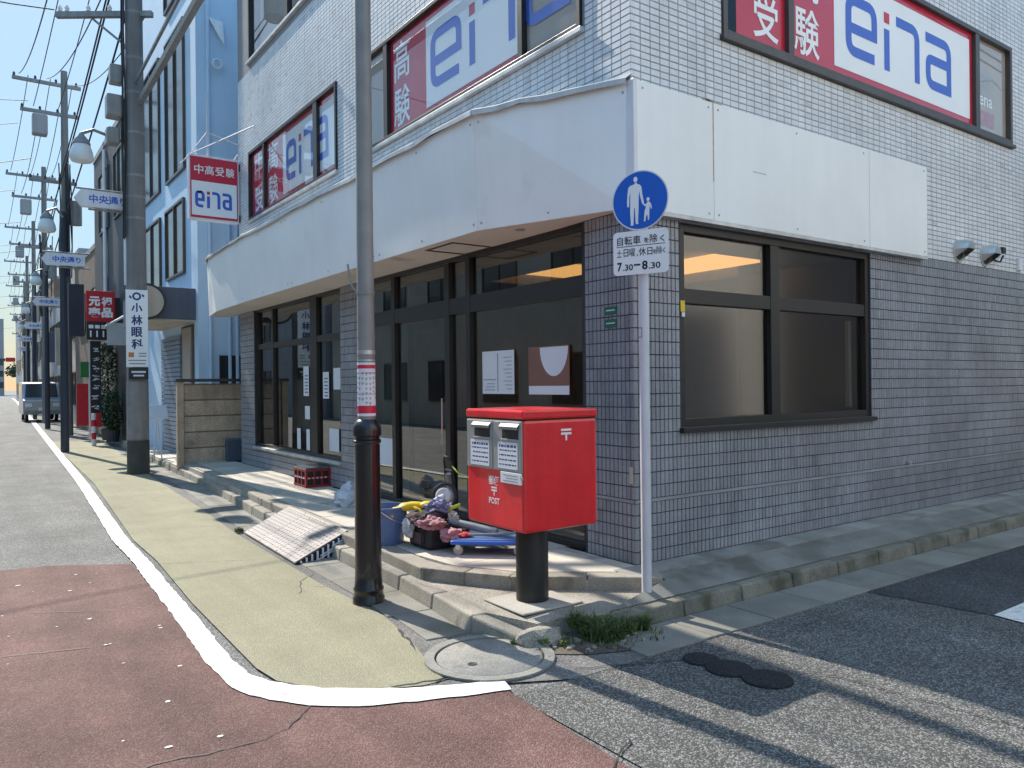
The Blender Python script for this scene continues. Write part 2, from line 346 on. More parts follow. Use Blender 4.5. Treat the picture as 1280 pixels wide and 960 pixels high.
def ribbon(path, wd, rad, closed_end=False):
    pts = []
    n = len(path); path = [Vector((p[0], p[1])) for p in path]
    for i, p in enumerate(path):
        if 0 < i < n-1 and rad[i] > 0:
            a = (path[i-1]-p).normalized(); b = (path[i+1]-p).normalized(); rr = rad[i]
            p0 = p+a*rr; p1 = p+b*rr
            for k in range(7):
                t = k/6; pts.append((1-t)**2*p0+2*t*(1-t)*p+t*t*p1)
        else: pts.append(p)
    v = []
    for i, p in enumerate(pts):
        d0 = (pts[i]-pts[i-1]).normalized() if i else (pts[1]-pts[0]).normalized()
        d1 = (pts[i+1]-pts[i]).normalized() if i < len(pts)-1 else d0
        t = (d0+d1).normalized(); nr = Vector((-t.y, t.x)); k = wd/2/max(.5, nr.dot(Vector((-d0.y, d0.x))))
        v += [p+nr*k, p-nr*k]
    f = [(2*i, 2*i+1, 2*i+3, 2*i+2) for i in range(len(pts)-1)]
    return v, f
def logo(mb_blue, mb_red, O, r, u, W, H, lift):   # three blue letters and an i whose dot is red; O = lower left corner
    wd = .135*W if W < H*3 else .16*H; wd = .17*H
    lw = W*.235; gap = W*.055; h = H
    def put(mb, path, rad, x):
        v, f = ribbon(path, wd, rad); mb.flat([(p[0]+x, p[1]) for p in v], f, O, r, u, lift=lift)
    k = wd/2; R = .2*H
    a, b = lw-wd, h-wd
    put(mb_blue, [(a+k, 0+k), (k, k), (k, b+k), (a+k, b+k), (a+k, h*.46-k)], [0, R, R, R, 0], 0); put(mb_blue, [(wd, h*.46), (a, h*.46)], [0, 0], 0)
    x = lw+gap
    put(mb_blue, [(k, 0), (k, h*.70)], [0, 0], x)
    put(mb_red, [(k, h*.80), (k, h*.98)], [0, 0], x)
    x += wd+gap
    put(mb_blue, [(0, b+k), (a*.8+k, b+k), (a*.8+k, 0)], [0, R, 0], x)
    x += a*.8+wd+gap
    put(mb_blue, [(0, b+k), (a+k, b+k), (a+k, 0)], [0, R, 0], x); put(mb_blue, [(a, k), (k, k), (k, h*.54), (a, h*.54)], [0, R, .12*H, 0], x)
def disc2(cx, cy, r, n=16): return [(cx+r*math.cos(2*math.pi*i/n), cy+r*math.sin(2*math.pi*i/n)) for i in range(n)]
# ------------------------------------------------------------------ ground, road, markings
def sheet(name, m, poly, z): return struct(MB().sheet(poly, z).build(name, m))
sheet('ground', 'asphalt', [(-400, -300), (400, -300), (400, 900), (-400, 900)], -.03)
sheet('road', 'asphalt', [(-10.5, -60), (-.2, -60), (-.2, -7), (-.6, 0), (-.3, 20), (.6, 40), (4, 130), (12, 400), (-3, 400), (-5, 130), (-9, 30)], -.02)
sheet('side_road', 'asphalt_side', [(-1.9, -1.04), (-1.9, -6.3), (30, -6.3), (30, -1.04)], -.012)
sheet('side_road_resurfacing', 'asphalt_dark', [(1.39, -1.05), (1.50, -1.94), (1.58, -3.2), (30, -3.2), (30, -1.05)], -.008)
sheet('red_road_surface', 'red_road', [(-9.6, 4.3), (-6, 4.15), (-3.58, 3.90), (-2.95, 3.50), (-3.0, 1.5), (-3.0, .35), (-2.98, -.1), (-2.87, -.38), (-2.6, -.63), (-2.34, -.77), (-2.0, -.90), (-1.885, -.96), (-1.92, -1.46), (-1.95, -1.96), (-2.0, -6), (-9.8, -6)][::-1], -.008)
olive = [(-2.0, 23), (-2.39, 10.42), (-2.74, 4.7), (-2.74, 3.5), (-2.82, 1.78), (-2.85, .16), (-2.82, -.1), (-2.68, -.34), (-2.46, -.53), (-2.21, -.645), (-2.08, -.65), (-2.03, -.4), (-1.94, -.05), (-1.86, .37), (-1.82, .65), (-1.84, 1.8), (-1.76, 4.5), (-1.62, 6.6), (-1.42, 10.8), (-.86, 19), (-.6, 23)]
sheet('walkway', 'olive', olive, -.006)
sheet('gutter_strip', 'grey_strip', [(-.5, 23), (-.86, 19), (-1.42, 10.8), (-1.62, 6.6), (-1.76, 4.5), (-1.84, 1.8), (-1.82, .65), (-1.86, .37), (-1.94, -.05), (-2.03, -.4), (-2.08, -.65), (-2.21, -.645), (-2.16, -.73), (-1.86, -.86), (-1.5, -1.05), (-.6, -1.06), (-.6, -.6), (-1.3, .4), (-1.25, 5), (-1, 9), (-.8, 12.8), (-.3, 23)], -.010)
outer = [(3.2, 160), (1.49, 112), (-1.52, 38), (-2.62, 10.6), (-2.92, 4.84), (-2.93, 3.65), (-3.01, 1.54), (-3.06, .41), (-3.05, -.06), (-3.0, -.22), (-2.94, -.35), (-2.8, -.54), (-2.6, -.7), (-2.34, -.82), (-2.12, -.9), (-1.87, -.98)]
inner = [(3.45, 160), (1.75, 112), (-1.33, 38), (-2.47, 10.5), (-2.78, 4.73), (-2.80, 3.55), (-2.88, 1.4), (-2.925, .35), (-2.91, .05), (-2.85, -.1), (-2.78, -.22), (-2.66, -.36), (-2.46, -.52), (-2.29, -.64), (-2.16, -.7), (-1.83, -.86)]
def edge_line():
    b = MB(); n = len(outer)
    rr = random.Random(3); O = []; I = []
    for k in range(n-1):                                   # slightly ragged paint edges
        L = math.dist(outer[k], outer[k+1]); q = max(1, min(30, int(L/.07)))
        for j in range(q):
            t = j/q; jit = .006 if L < 8 else 0
            for lst, src in ((O, outer), (I, inner)):
                lst.append((src[k][0]*(1-t)+src[k+1][0]*t+rr.uniform(-jit, jit), src[k][1]*(1-t)+src[k+1][1]*t+rr.uniform(-jit, jit)))
    O.append(outer[-1]); I.append(inner[-1])
    v = [(p[0], p[1], -.0015) for p in O]+[(p[0], p[1], -.0015) for p in I]; N_ = len(O)
    b.add(v, [(i, i+1, N_+i+1, N_+i) for i in range(N_-1)]); return b
struct(edge_line().build('edge_line', 'line'))
sheet('stop_line', 'line', [(1.50, -1.90), (4.6, -1.87), (4.6, -2.32), (1.42, -2.36)], -.004)
def crack(pts, wd, z=-.0035, seed=1):
    rr = random.Random(seed); b = MB(); q = []
    for k in range(len(pts)-1):
        L = math.dist(pts[k], pts[k+1]); n = max(2, int(L/.05))
        for j in range(n):
            t = j/n; q.append((pts[k][0]*(1-t)+pts[k+1][0]*t+rr.uniform(-.012, .012), pts[k][1]*(1-t)+pts[k+1][1]*t+rr.uniform(-.012, .012)))
    v = []
    for i, p in enumerate(q):
        a = q[max(0, i-1)]; c = q[min(len(q)-1, i+1)]; dx, dy = c[0]-a[0], c[1]-a[1]; l = math.hypot(dx, dy) or 1
        h = wd*rr.uniform(.25, .9)*(.3 if i in (0, len(q)-1) else 1); v += [(p[0]-dy/l*h, p[1]+dx/l*h, z), (p[0]+dy/l*h, p[1]-dx/l*h, z)]
    b.add(v, [(2*i, 2*i+1, 2*i+3, 2*i+2) for i in range(len(q)-1)]); return b
for k, (pts, wd) in enumerate([([(-2.78, -.52), (-2.98, -.72), (-3.15, -.78), (-3.6, -.72), (-3.9, -.8)], .006), ([(-1.75, -1.75), (-2.1, -1.95), (-2.5, -2.02), (-3.0, -2.0)], .007),
                               ([(-2.6, -.55), (-2.53, -.70)], .005), ([(-2.04, -.64), (-2.12, -.62), (-2.45, -.545), (-2.7, -.36), (-2.84, -.08)], .012), ([(-1.95, -.63), (-2.1, -.64), (-2.2, -.66)], .03),
                               ([(-1.88, .3), (-1.95, -.02), (-1.99, -.2)], .014), ([(-1.76, 2.1), (-1.95, 1.9), (-2.1, 1.5)], .006), ([(-1.82, 1.6), (-2.0, 1.75)], .006), ([(-2.9, 3.4), (-1.9, 2.9)], .004), ([(-2.84, 5.4), (-1.8, 5.0)], .005), ([(-6, 7.9), (-2.75, 7.2)], .005), ([(-6.5, 6.2), (-2.86, 5.4)], .006),
                               ([(-3.3, 1.9), (-3.9, 2.3)], .006), ([(-3.4, 1.1), (-4.2, 1.3)], .006), ([(-1.42, -.95), (-.8, -1.22), (-.35, -1.9), (-.2, -3)], .006), ([(-.62, -1.3), (.8, -1.25)], .004)]):
    struct(crack(pts, wd, seed=k).build('road_crack', 'black'))
# three round core patches in the side road
for (x, y, r) in [(-.725, -1.27, .105), (-.715, -1.46, .13), (-.675, -1.685, .135)]:
    rr = random.Random(int(x*1e4)); b = mbase(x, y, -.02)
    b.lathe((x, y, -.02), [(r*1.02, 0), (r*1.0, .017), (r*.9, .021), (0.01, .0225)], 22)
    struct(b.build('core_patch', 'asphalt_patch', smooth=True))
# pale flecks of old paint trodden into the road
b = MB(); rr = random.Random(12)
for k in range(60):
    x, y = rr.uniform(-5.2, -3.0), rr.uniform(-2.0, 3.4); s = rr.uniform(.006, .02); n = rr.randrange(5, 8)
    b.add([(x+s*math.cos(6.283*i/n)*rr.uniform(.6, 1.3), y+s*.7*math.sin(6.283*i/n)*rr.uniform(.6, 1.3), -.0045) for i in range(n)], [tuple(range(n))])
b.build('paint_flecks', 'line', kind='stuff')

# manhole
mh = thing('manhole_cover', 'round concrete manhole cover in the pavement in front of the broken kerb corner', 'manhole', (-1.69, -.505, -.006))
def ring(b, c, r0, r1, z0, z1, n=40):
    v = []
    for r, z in ((r0, z0), (r0, z1), (r1, z1), (r1, z0)):
        v += [(c[0]+r*math.cos(2*math.pi*i/n), c[1]+r*math.sin(2*math.pi*i/n), z) for i in range(n)]
    return b.add(v, [(k*n+i, k*n+(i+1) % n, ((k+1) % 4)*n+(i+1) % n, ((k+1) % 4)*n+i) for k in range(4) for i in range(n)])
ring(MB(), (-1.69, -.505), .325, .385, -.008, .006).build('surround', 'manhole', mh)
MB().lathe((-1.69, -.505, 0), [(.312, -.02), (.312, -.002), (.306, .003), (.01, .0035)], 40).build('lid', 'manhole', mh, smooth=True)
MB().lathe((-1.69, -.505, 0), [(.326, -.02), (.326, -.006)], 40).build('seam', 'black', mh)
MB().lathe((-1.845, -.56, 0), [(.028, .002), (.028, .0055), (.02, .0056), (.016, .004), (.004, .004)], 16).build('lift_hole', 'black', mh)

# kerbs, gutter slabs, pavement
KA = [(-.25, 30), (-.47, 22.8), (-.90, 12.8), (-1.03, 9.0), (-1.21, 6.2), (-1.30, 5.0), (-1.41, 2.2), (-1.43, 1.2), (-1.49, .5), (-1.55, -.05)]
def along(poly, step):
    out = [poly[0]]; acc = 0
    for a, c in zip(poly, poly[1:]):
        L = math.dist(a, c); t = step-acc
        while t < L: out.append((a[0]+(c[0]-a[0])*t/L, a[1]+(c[1]-a[1])*t/L)); t += step
        acc = L-(t-step)
    out.append(poly[-1]); return out
def strip_stone(name, m, a, c, wL, wR, z0, z1, parent, gap=.006, bevel=.014, lean=0, taper=None):
    a = Vector((*a, 0)); c = Vector((*c, 0)); d = (c-a).normalized(); nr = Vector((-d.y, d.x, 0)); L = (c-a).length
    a = a+d*gap; c = c-d*gap
    zt0, zt1 = taper if taper else (z1, z1)
    b = MB(); v = []
    for p, zt in ((a, zt0), (c, zt1)):
        v += [p+nr*wL+Vector((0, 0, z0)), p+nr*wR+Vector((0, 0, z0)), p+nr*(wR)+Vector((0, 0, zt)), p+nr*(wL+lean)+Vector((0, 0, zt))]
    b.add(v, [(0, 1, 2, 3), (7, 6, 5, 4), (0, 4, 5, 1), (1, 5, 6, 2), (2, 6, 7, 3), (3, 7, 4, 0)])
    return b.build(name, m, parent, bevel=bevel)
kerbA = struct(MB().box(-1.2, -1.19, 2, 8, -.03, -.025).build('kerb', 'kerb'))
pa = along(KA[::-1], .62)
for k in range(len(pa)-1):
    if pa[k][1] > 24: break
    top = .105 if k else .105
    strip_stone('kerb_stone', 'kerb', pa[k], pa[k+1], 0, -.15, -.05, top+random.uniform(-.004, .004), kerbA, lean=-.02)
# the last kerb stone drops to the road at the corner
strip_stone('kerb_stone', 'kerb', (-1.40, -.46), (-1.55, -.055), 0, -.16, -.05, .1, kerbA, lean=-.02, taper=(.02, .1))
kerbB = struct(MB().box(2, 8, -.6, -.59, -.03, -.025).build('kerb', 'kerb'))
x = -.78; k = 0
while x < 9:
    L = .62; strip_stone('kerb_stone', 'kerb_shaded', (x+L, -.645), (x, -.645), 0, -.115, -.05, .10, kerbB, lean=-.02, taper=(.1+random.uniform(-.004, .004), .085 if k == 0 else .1)); x += L; k += 1
gut = struct(MB().box(2, 8, -1, -.99, -.04, -.035).build('gutter', 'gutter'))
x = -.95
while x < 9:
    L = .6; strip_stone('gutter_slab', 'gutter', (x+L, -1.055), (x, -1.055), 0, -.40, -.06, random.uniform(-.002, .002), gut, gap=.004, bevel=.006, taper=None); x += L
pb = along([(-.75, 14), (-1.0, 9.0), (-1.19, 6.2), (-1.28, 5.0), (-1.395, 2.2), (-1.42, 1.2), (-1.48, .5), (-1.54, -.05)][::-1], .6)
for k in range(len(pb)-1):
    strip_stone('gutter_slab', 'gutter', pb[k], pb[k+1], .34 if k > 0 else .30, .012, -.06, -.001+random.uniform(-.002, .002), gut, gap=.004, bevel=.006)
side = [(-1.42, .98), (-1.35, .5), (-1.42, -.05), (-1.26, -.40), (-1.0, -.42), (-.86, -.5), (-.72, -.53), (12, -.53), (12, -.25), (-.2, -.25), (-.3, -.2), (-1, .35), (-1.3, .95)]
zs = [.104]*6+[.095, .1, .185, .185, .104, .104, .104]
zs[2] = .104; zs[3] = .095
struct(MB().prism(side, -.04, [.104, .104, .104, .085, .095, .085, .098, .104, .104, .104, .104, .104, .104]).build('pavement', 'concrete_rough'))
# sloping concrete between the tiled strip and the side-street kerb
struct(MB().add([(-.78, -.53, .1055), (12, -.53, .106), (12, -.255, .186), (-.02, -.255, .186), (-.06, -.36, .17)], [(0, 1, 2, 3, 4)]).build('pavement', 'concrete_dark'))
# terrace in front of the shop, one step up
terr = struct(MB().prism([(-1.285, 1.62), (-1.34, .95), (-.97, .31), (-.28, -.24), (-.12, -.26), (12, -.26), (12, -.02), (.02, -.02), (.25, .3), (.25, 11), (-.86, 11), (-1.0, 8), (-1.17, 5)][::-1], .0, .178).build('terrace', 'concrete'))
def xe(y):   # street edge of the terrace
    pts = [(.95, -1.345), (1.62, -1.30), (2.2, -1.29), (5, -1.18), (6.2, -1.09), (9, -.915), (11.2, -.80)]
    for (ya, xa), (yb, xb) in zip(pts, pts[1:]):
        if ya <= y <= yb: return xa+(xb-xa)*(y-ya)/(yb-ya)
    for (ya, xa), (yb, xb) in zip([(-.385, -.10), (-.04, -.53), (.305, -.97), (.62, -1.16), (.95, -1.345)], [(-.04, -.53), (.305, -.97), (.62, -1.16), (.95, -1.345)]):
        if ya <= y <= yb: return xa+(xb-xa)*(y-ya)/(yb-ya)
    return -.8
pe = along([(-1.345, .95), (-1.30, 1.62), (-1.29, 2.2), (-1.18, 5), (-1.09, 6.2), (-.915, 9), (-.80, 11.2)], .9)
for k in range(len(pe)-1):
    strip_stone('edge_stone', 'kerb', pe[k], pe[k+1], .002, -.16, .02, .2+random.uniform(-.003, .003), terr, gap=.003, bevel=.012)
pe2 = [(-.10, -.385), (-.53, -.04), (-.97, .305), (-1.16, .62), (-1.345, .945)]
for k in range(len(pe2)-1):
    strip_stone('edge_stone', 'kerb', pe2[k], pe2[k+1], .002, -.15, .02, .2+random.uniform(-.003, .003), terr, gap=.004, bevel=.012)
y = -.05
rows = []
while y < 10.9:
    y1 = min(y+.46, 10.9); xs = .24 if .6 < y < 5 else -.005
    x0 = xe((y+y1)/2)+.17+.05*(y < .3)
    xx = x0; first = True
    while xx < xs-.05:
        x1 = min(xs, xx+.46)
        c0 = max(xe(max(y, .0))+.16, xx) if first else xx
        c1 = max(xe(max(y1, .0))+.16, xx) if first else xx
        if first: c0, c1 = [min(xe(q)+(.25 if q < .35 else .19 if q < .95 else .165), xx+.44) for q in (y, y1)]
        if x1-max(c0, c1) > .03:
            MB().prism([(c0+.003, y+.003), (x1-.003, y+.003), (x1-.003, y1-.003), (c1+.003, y1-.003)], .15, .1985+random.uniform(-.0015, .0015)).build('paving_slab', 'paving', terr)
        xx = x1; first = False
    y = y1
x = -.25
while x < 9:
    x1 = x+.3; MB().box(x+.002, x1-.002, -.252, -.004, .15, .1985+random.uniform(-.001, .001)).build('paving_tile', 'paving_dark', terr); x = x1
# broken corner: lump of concrete, dirt and weeds
b = mbase(-1.30, -.50, 0); b.ico((-1.29, -.47, .02), .17, .10, .075, 2, .35, 5)
tag(b.build('concrete_lump', 'concrete_rough'), 'broken lump of pale concrete at the kerb corner beside the weeds', 'rubble')
struct(MB().sheet([(-1.45, -.62), (-1.2, -.82), (-.8, -.98), (-.55, -.95), (-.62, -.66), (-.9, -.56), (-1.25, -.5)], -.004).build('dirt', 'soil'))
b = MB(); rr = random.Random(5)
for k in range(70):
    x, y = rr.uniform(-1.5, -.65), rr.uniform(-.85, -.5); s = rr.uniform(.006, .03); b.ico((x, y, 0), s, s*.8, s*.5, 1, .4, k)
b.build('rubble', 'kerb', kind='stuff')
def blades(name, spots, n, hmax, spread, label=None):
    b = MB(); rr = random.Random(len(name)+n)
    for k in range(n):
        cx, cy, cz, rad = spots[k % len(spots)]
        a = rr.uniform(0, 6.283); q = rad*math.sqrt(rr.random()); x, y = cx+q*math.cos(a), cy+q*math.sin(a)
        h = hmax*rr.uniform(.45, 1)*(1-.5*q/max(rad, .01)); t = rr.uniform(0, 6.283); dx, dy = math.cos(t), math.sin(t); ln = h*rr.uniform(.2, 1)*spread; wd = rr.uniform(.0025, .0055)
        pts = [Vector((x, y, cz)), Vector((x+dx*ln*.35, y+dy*ln*.35, cz+h*.65)), Vector((x+dx*ln, y+dy*ln, cz+h*(.95 if rr.random() < .6 else .7)))]
        s = Vector((-dy, dx, 0))*wd
        b.add([pts[0]-s, pts[0]+s, pts[1]+s*.8, pts[1]-s*.8, pts[2]], [(0, 1, 2, 3), (3, 2, 4)])
    return b.build(name, 'grass', kind='stuff', fix=False)
blades('grass', [(-.93, -.58, .02, .10), (-.84, -.63, 0, .10), (-.98, -.64, 0, .08), (-.76, -.66, 0, .09), (-.9, -.70, 0, .08), (-1.03, -.52, .05, .05), (-.62, -.70, 0, .03)], 1500, .17, 1.3)
blades('grass', [(-1.08, -.60, 0, .12), (-.7, -.78, 0, .15), (-.95, -.80, 0, .12)], 130, .08, 1.6)
blades('weed', [(-1.33, -.56, .02, .035), (-1.22, -.62, .0, .03), (-1.45, -.42, .0, .02)], 130, .07, 1.2)
blades('weed', [(-1.72, 4.42, 0, .05)], 90, .10, 1.2)
# ------------------------------------------------------------------ the tiled corner building
BLD = thing('tiled_building', 'two tone grey tiled corner building with white sign boards and dark bronze shop windows', 'building', (0, 0, .2))
H = 9.6; YE = 10.25; XE = 9.2
A_open = [(.587, 5.02, .0, 2.945), (5.66, 9.42, .56, 2.945), (.565, 4.92, 4.54, 5.75), (5.66, 9.6, 4.54, 5.75), (.565, 4.92, 7.35, 8.7), (5.66, 9.6, 7.35, 8.7)]
B_open = [(.534, 3.335, 1.235, 2.89), (1.075, 6.62, 4.54, 5.765), (1.075, 6.62, 7.35, 8.7)]
def solid_rects(u0, u1, z0, z1, ops):
    us = sorted({u0, u1, *[min(max(o[k], u0), u1) for o in ops for k in (0, 1)]}); out = []
    zsq = sorted({z0, z1, *[min(max(o[k], z0), z1) for o in ops for k in (2, 3)]})
    for a, c in zip(us, us[1:]):
        run = None
        for e, g in zip(zsq, zsq[1:]):
            mid = ((a+c)/2, (e+g)/2)
            if any(o[0] < mid[0] < o[1] and o[2] < mid[1] < o[3] for o in ops):
                if run: out.append((a, c, *run)); run = None
            else: run = (run[0], g) if run else (e, g)
        if run: out.append((a, c, *run))
    return out
for pl, u1, ops, nm in (('A', YE, A_open, 'street_wall'), ('B', XE, B_open, 'side_wall')):
    b = MB()
    b2 = MB()
    for (a, c, e, g) in solid_rects(.012 if pl == 'A' else .2005, u1, .0, 2.94, ops):
        if pl == 'A' and c < .6: MB().pbox(pl, a, c, e, g, -.2, -.006).build('corner_pillar', 'grout', BLD); continue
        b.pbox(pl, a, c, e, g, -.2, -.006)
    for (a, c, e, g) in solid_rects(.012 if pl == 'A' else .2005, u1, 2.941, H, ops): b2.pbox(pl, a, c, e, g, -.2, -.006)
    b.build(nm, 'grout', BLD); b2.build('upper_'+nm, 'grout_up', BLD)
MB().box(.006, .21, .006, .0115, 0, 2.94).build('corner_strip', 'grout', BLD); MB().box(.006, .21, .006, .0115, 2.941, H).build('corner_strip', 'grout_up', BLD)
MB().box(.02, XE, .02, YE, H, H+.15).build('roof_slab', 'grey_wall', BLD)
MB().box(XE-.2, XE, .2, YE, 0, H).build('rear_wall', 'grey_wall', BLD)
MB().box(.2, XE-.2, YE-.2, YE, 0, H).build('party_wall', 'grey_wall', BLD)
# tiles: real pieces, the biggest in the picture as objects of their own
def clip_tile(r, ops):
    u0, u1, z0, z1 = r
    for (a, c, e, g) in ops:
        if u1 <= a or u0 >= c or z1 <= e or z0 >= g: continue
        if u0 >= a-.03 and u1 <= c+.03:
            if z0 < e: z1 = min(z1, e)
            elif z1 > g: z0 = max(z0, g)
            else: return None
        elif z0 >= e-.06 and z1 <= g+.06:
            if u0 < a: u1 = min(u1, a)
            elif u1 > c: u0 = max(u0, c)
        elif a < (u0+u1)/2 < c and e < (z0+z1)/2 < g: return None
    return (u0, u1, z0, z1) if u1-u0 > .012 and z1-z0 > .012 else None
J = .0055
tile_list = []      # (pl, u0,u1,z0,z1, kind)
def lay(pl, U, z0, z1, tw, th, kind, ops, umin=0):
    z = z0
    while z < z1-1e-6:
        u = umin
        while u < U-1e-6:
            r = clip_tile((u+J/2, min(u+tw, U)-J/2, z+J/2, min(z+th, z1)-J/2), ops)
            if r: tile_list.append((pl, *r, kind))
            u += tw
        z += th
band = (.668, .694)
for pl, U, ops in (('A', YE, A_open), ('B', XE, B_open)):
    lay(pl, U, .198, band[0], .047, .094, 'low', ops); lay(pl, U, band[1], 2.94, .047, .1022, 'low', ops)
    lay(pl, U, 2.94, 7.2 if pl == 'A' else 6.6, .107, .0535, 'up', ops)
def px_area(t):
    pl, u0, u1, z0, z1, k = t; d = P(pl, (u0+u1)/2, (z0+z1)/2, 0)-CAM; dep = d.dot(FW)
    if dep < .5: return 0
    x = F*d.dot(RT)/dep; y = F*d.dot(UP)/dep
    if abs(x) > 640 or abs(y) > 480: return 0
    if 2.93 < z0 < 3.92 and (pl == 'A' or u0 < 4.36): return 0
    n = RUN(pl)[2]; return abs(d.normalized().dot(n))*F*F*(u1-u0)*(z1-z0)/dep**2
order = sorted(range(len(tile_list)), key=lambda i: -px_area(tile_list[i]))
big = set(order[:295])
rt = random.Random(21)
def tone(k): 
    t = rt.gauss(1, .055 if k == 'low' else .035)
    if rt.random() < .03: t *= .85
    return max(.7, min(1.25, t))
fields = {(pl, k): MB() for pl in 'AB' for k in ('low', 'up')}
singles = {}
for i, t in enumerate(tile_list):
    pl, u0, u1, z0, z1, k = t
    d1 = rt.uniform(-.0012, .0004); d0 = -.008
    c = .003
    def slab(b, u0, u1, z0, z1, tn, off=(0, 0), ):
        o = [P(pl, u0, z0, d0), P(pl, u1, z0, d0), P(pl, u1, z1, d0), P(pl, u0, z1, d0), P(pl, u0+c, z0+c, d1), P(pl, u1-c, z0+c, d1), P(pl, u1-c, z1-c, d1), P(pl, u0+c, z1-c, d1)]
        b.add(o, [(4, 5, 6, 7), (0, 1, 5, 4), (1, 2, 6, 5), (2, 3, 7, 6), (3, 0, 4, 7)], tn)
    if i in big:
        key = (pl, k, round(u1-u0, 3), round(z1-z0, 3), rt.randrange(4))
        if key not in singles:
            b = MB(); slab(b, -(u1-u0)/2, (u1-u0)/2, -(z1-z0)/2, (z1-z0)/2, tone(k))
            me = bpy.data.meshes.new('tile'); me.from_pydata(b.v, [], b.f); me.materials.append(MT['tile_low' if k == 'low' else 'tile_up'])
            a = me.attributes.new('tone', 'FLOAT', 'FACE'); a.data.foreach_set('value', b.t)
            bm = bmesh.new(); bm.from_mesh(me); bmesh.ops.recalc_face_normals(bm, faces=bm.faces)
            nn = RUN(pl)[2]
            for f in bm.faces:
                if len(f.verts) == 4 and abs(f.normal.dot(nn)) > .9 and f.normal.dot(nn) < 0: bmesh.ops.reverse_faces(bm, faces=list(bm.faces)); break
            bm.to_mesh(me); bm.free(); singles[key] = me
        o = bpy.data.objects.new('tile', singles[key]); C.objects.link(o); o.parent = BLD
        o.location = P(pl, (u0+u1)/2, (z0+z1)/2, 0)-Vector(BLD.location)
    else: slab(fields[(pl, k)], u0, u1, z0, z1, tone(k))
for (pl, k), b in fields.items():
    o = b.build('tile_field', 'tile_low' if k == 'low' else 'tile_up', BLD, fix=False, kind='stuff')
# pale string course
for pl, U, ops in (('A', YE, A_open), ('B', XE, B_open)):
    for (a, c, e, g) in solid_rects(0, U, band[0]+.001, band[1]-.001, ops):
        MB().pbox(pl, a if a else (-.004 if pl == 'B' else -.0035), c, e, g, -.006, .0045 if pl == 'B' else .004).build('string_course', 'string_course', BLD)

def window(pl, u0, u1, z0, z1, cols, rows=None, fr=.05, depth=.09, recess=.03, m='bronze', gl='glass_up', out=.0, sill=True, skip=()):
    """frame of bars plus one pane per light; cols / rows are inner bar centres"""
    w_ = bpy.data.objects.new('window', None); C.objects.link(w_); w_.parent = BLD; w_.location = P(pl, (u0+u1)/2, z0, 0)-Vector(BLD.location)
    f = MB(); d0, d1 = -recess-depth, -recess+out
    f.pbox(pl, u0, u0+fr, z0, z1, d0, d1); f.pbox(pl, u1-fr, u1, z0, z1, d0, d1)
    f.pbox(pl, u0+fr, u1-fr, z0, z0+fr, d0, d1); f.pbox(pl, u0+fr, u1-fr, z1-fr, z1, d0, d1)
    for (c, hw) in cols: f.pbox(pl, c-hw, c+hw, z0+fr, z1-fr, d0+.004, d1-.004)
    us = [u0+fr]+[e for c, hw in cols for e in (c-hw, c+hw)]+[u1-fr]
    rows = rows or []
    for (c, hw) in rows:
        for k in range(0, len(us), 2): f.pbox(pl, us[k], us[k+1], c-hw, c+hw, d0+.008, d1-.008)
    f.build('frame', m, w_, bevel=.003)
    zz = [z0+fr]+[e for c, hw in rows for e in (c-hw, c+hw)]+[z1-fr]
    for k in range(0, len(us), 2):
        for j in range(0, len(zz), 2):
            if (k//2, j//2) in skip: continue
            MB().pbox(pl, us[k]-.01, us[k+1]+.01, zz[j]-.01, zz[j+1]+.01, d1-.052, d1-.049).build('pane', gl, w_)
    if sill: MB().pbox(pl, u0-.03, u1+.03, z0-.045, z0-.002, -.1, .045).build('sill', 'flash' if pl == 'A' else m, w_, bevel=.004)
    return w_
def film(w_, name, m, pl, u0, u1, z0, z1, d): return MB().pbox(pl, u0, u1, z0, z1, d-.003, d).build(name, m, w_)
def lettered(w_, pl, items, m, d, name='lettering', bold=.03):
    r, u, n = RUN(pl)
    for (s, cu, cz, wd, hh) in items: b = MB(); text(b, s, P(pl, cu, cz, d), r, u, wd, hh, bold=bold); b.build(name, m, w_, fix=False)
def ena_band(w_, pl, ua, ub, usplit, z0, z1, d, cols, lu=None):
    """red film, white panel and printed lettering; ua is the viewer's left end"""
    s = -1 if pl == 'A' else 1
    film(w_, 'red_film', 'red_film', pl, ua, ub, z0, z1, d)
    a, c = usplit+s*.02, ub-s*.07
    film(w_, 'white_panel', 'white_film', pl, a, c, z0+.085, z1-.085, d+.0035)
    hz = z1-z0; it = []
    for cu, chars, cw in cols:
        for ch, cz in zip(chars, (z0+hz*.74, z0+hz*.26)): it.append((ch, cu, cz, cw, hz*.41))
    lettered(w_, pl, it, 'white_film', d+.004, bold=.012)
    b1, b2 = MB(), MB(); r, u, n = RUN(pl)
    W2 = abs(c-a); hh = (hz-.17)*.66
    la, lw = lu if lu else (a+s*W2*.07, W2*.88)
    logo(b1, b2, P(pl, la, z0+.085+(hz-.17)*.17, d+.0055), r, u, lw, hh, 0)
    b1.build('logo', 'blue_film', w_, fix=False); b2.build('logo_dot', 'red_film', w_, fix=False)
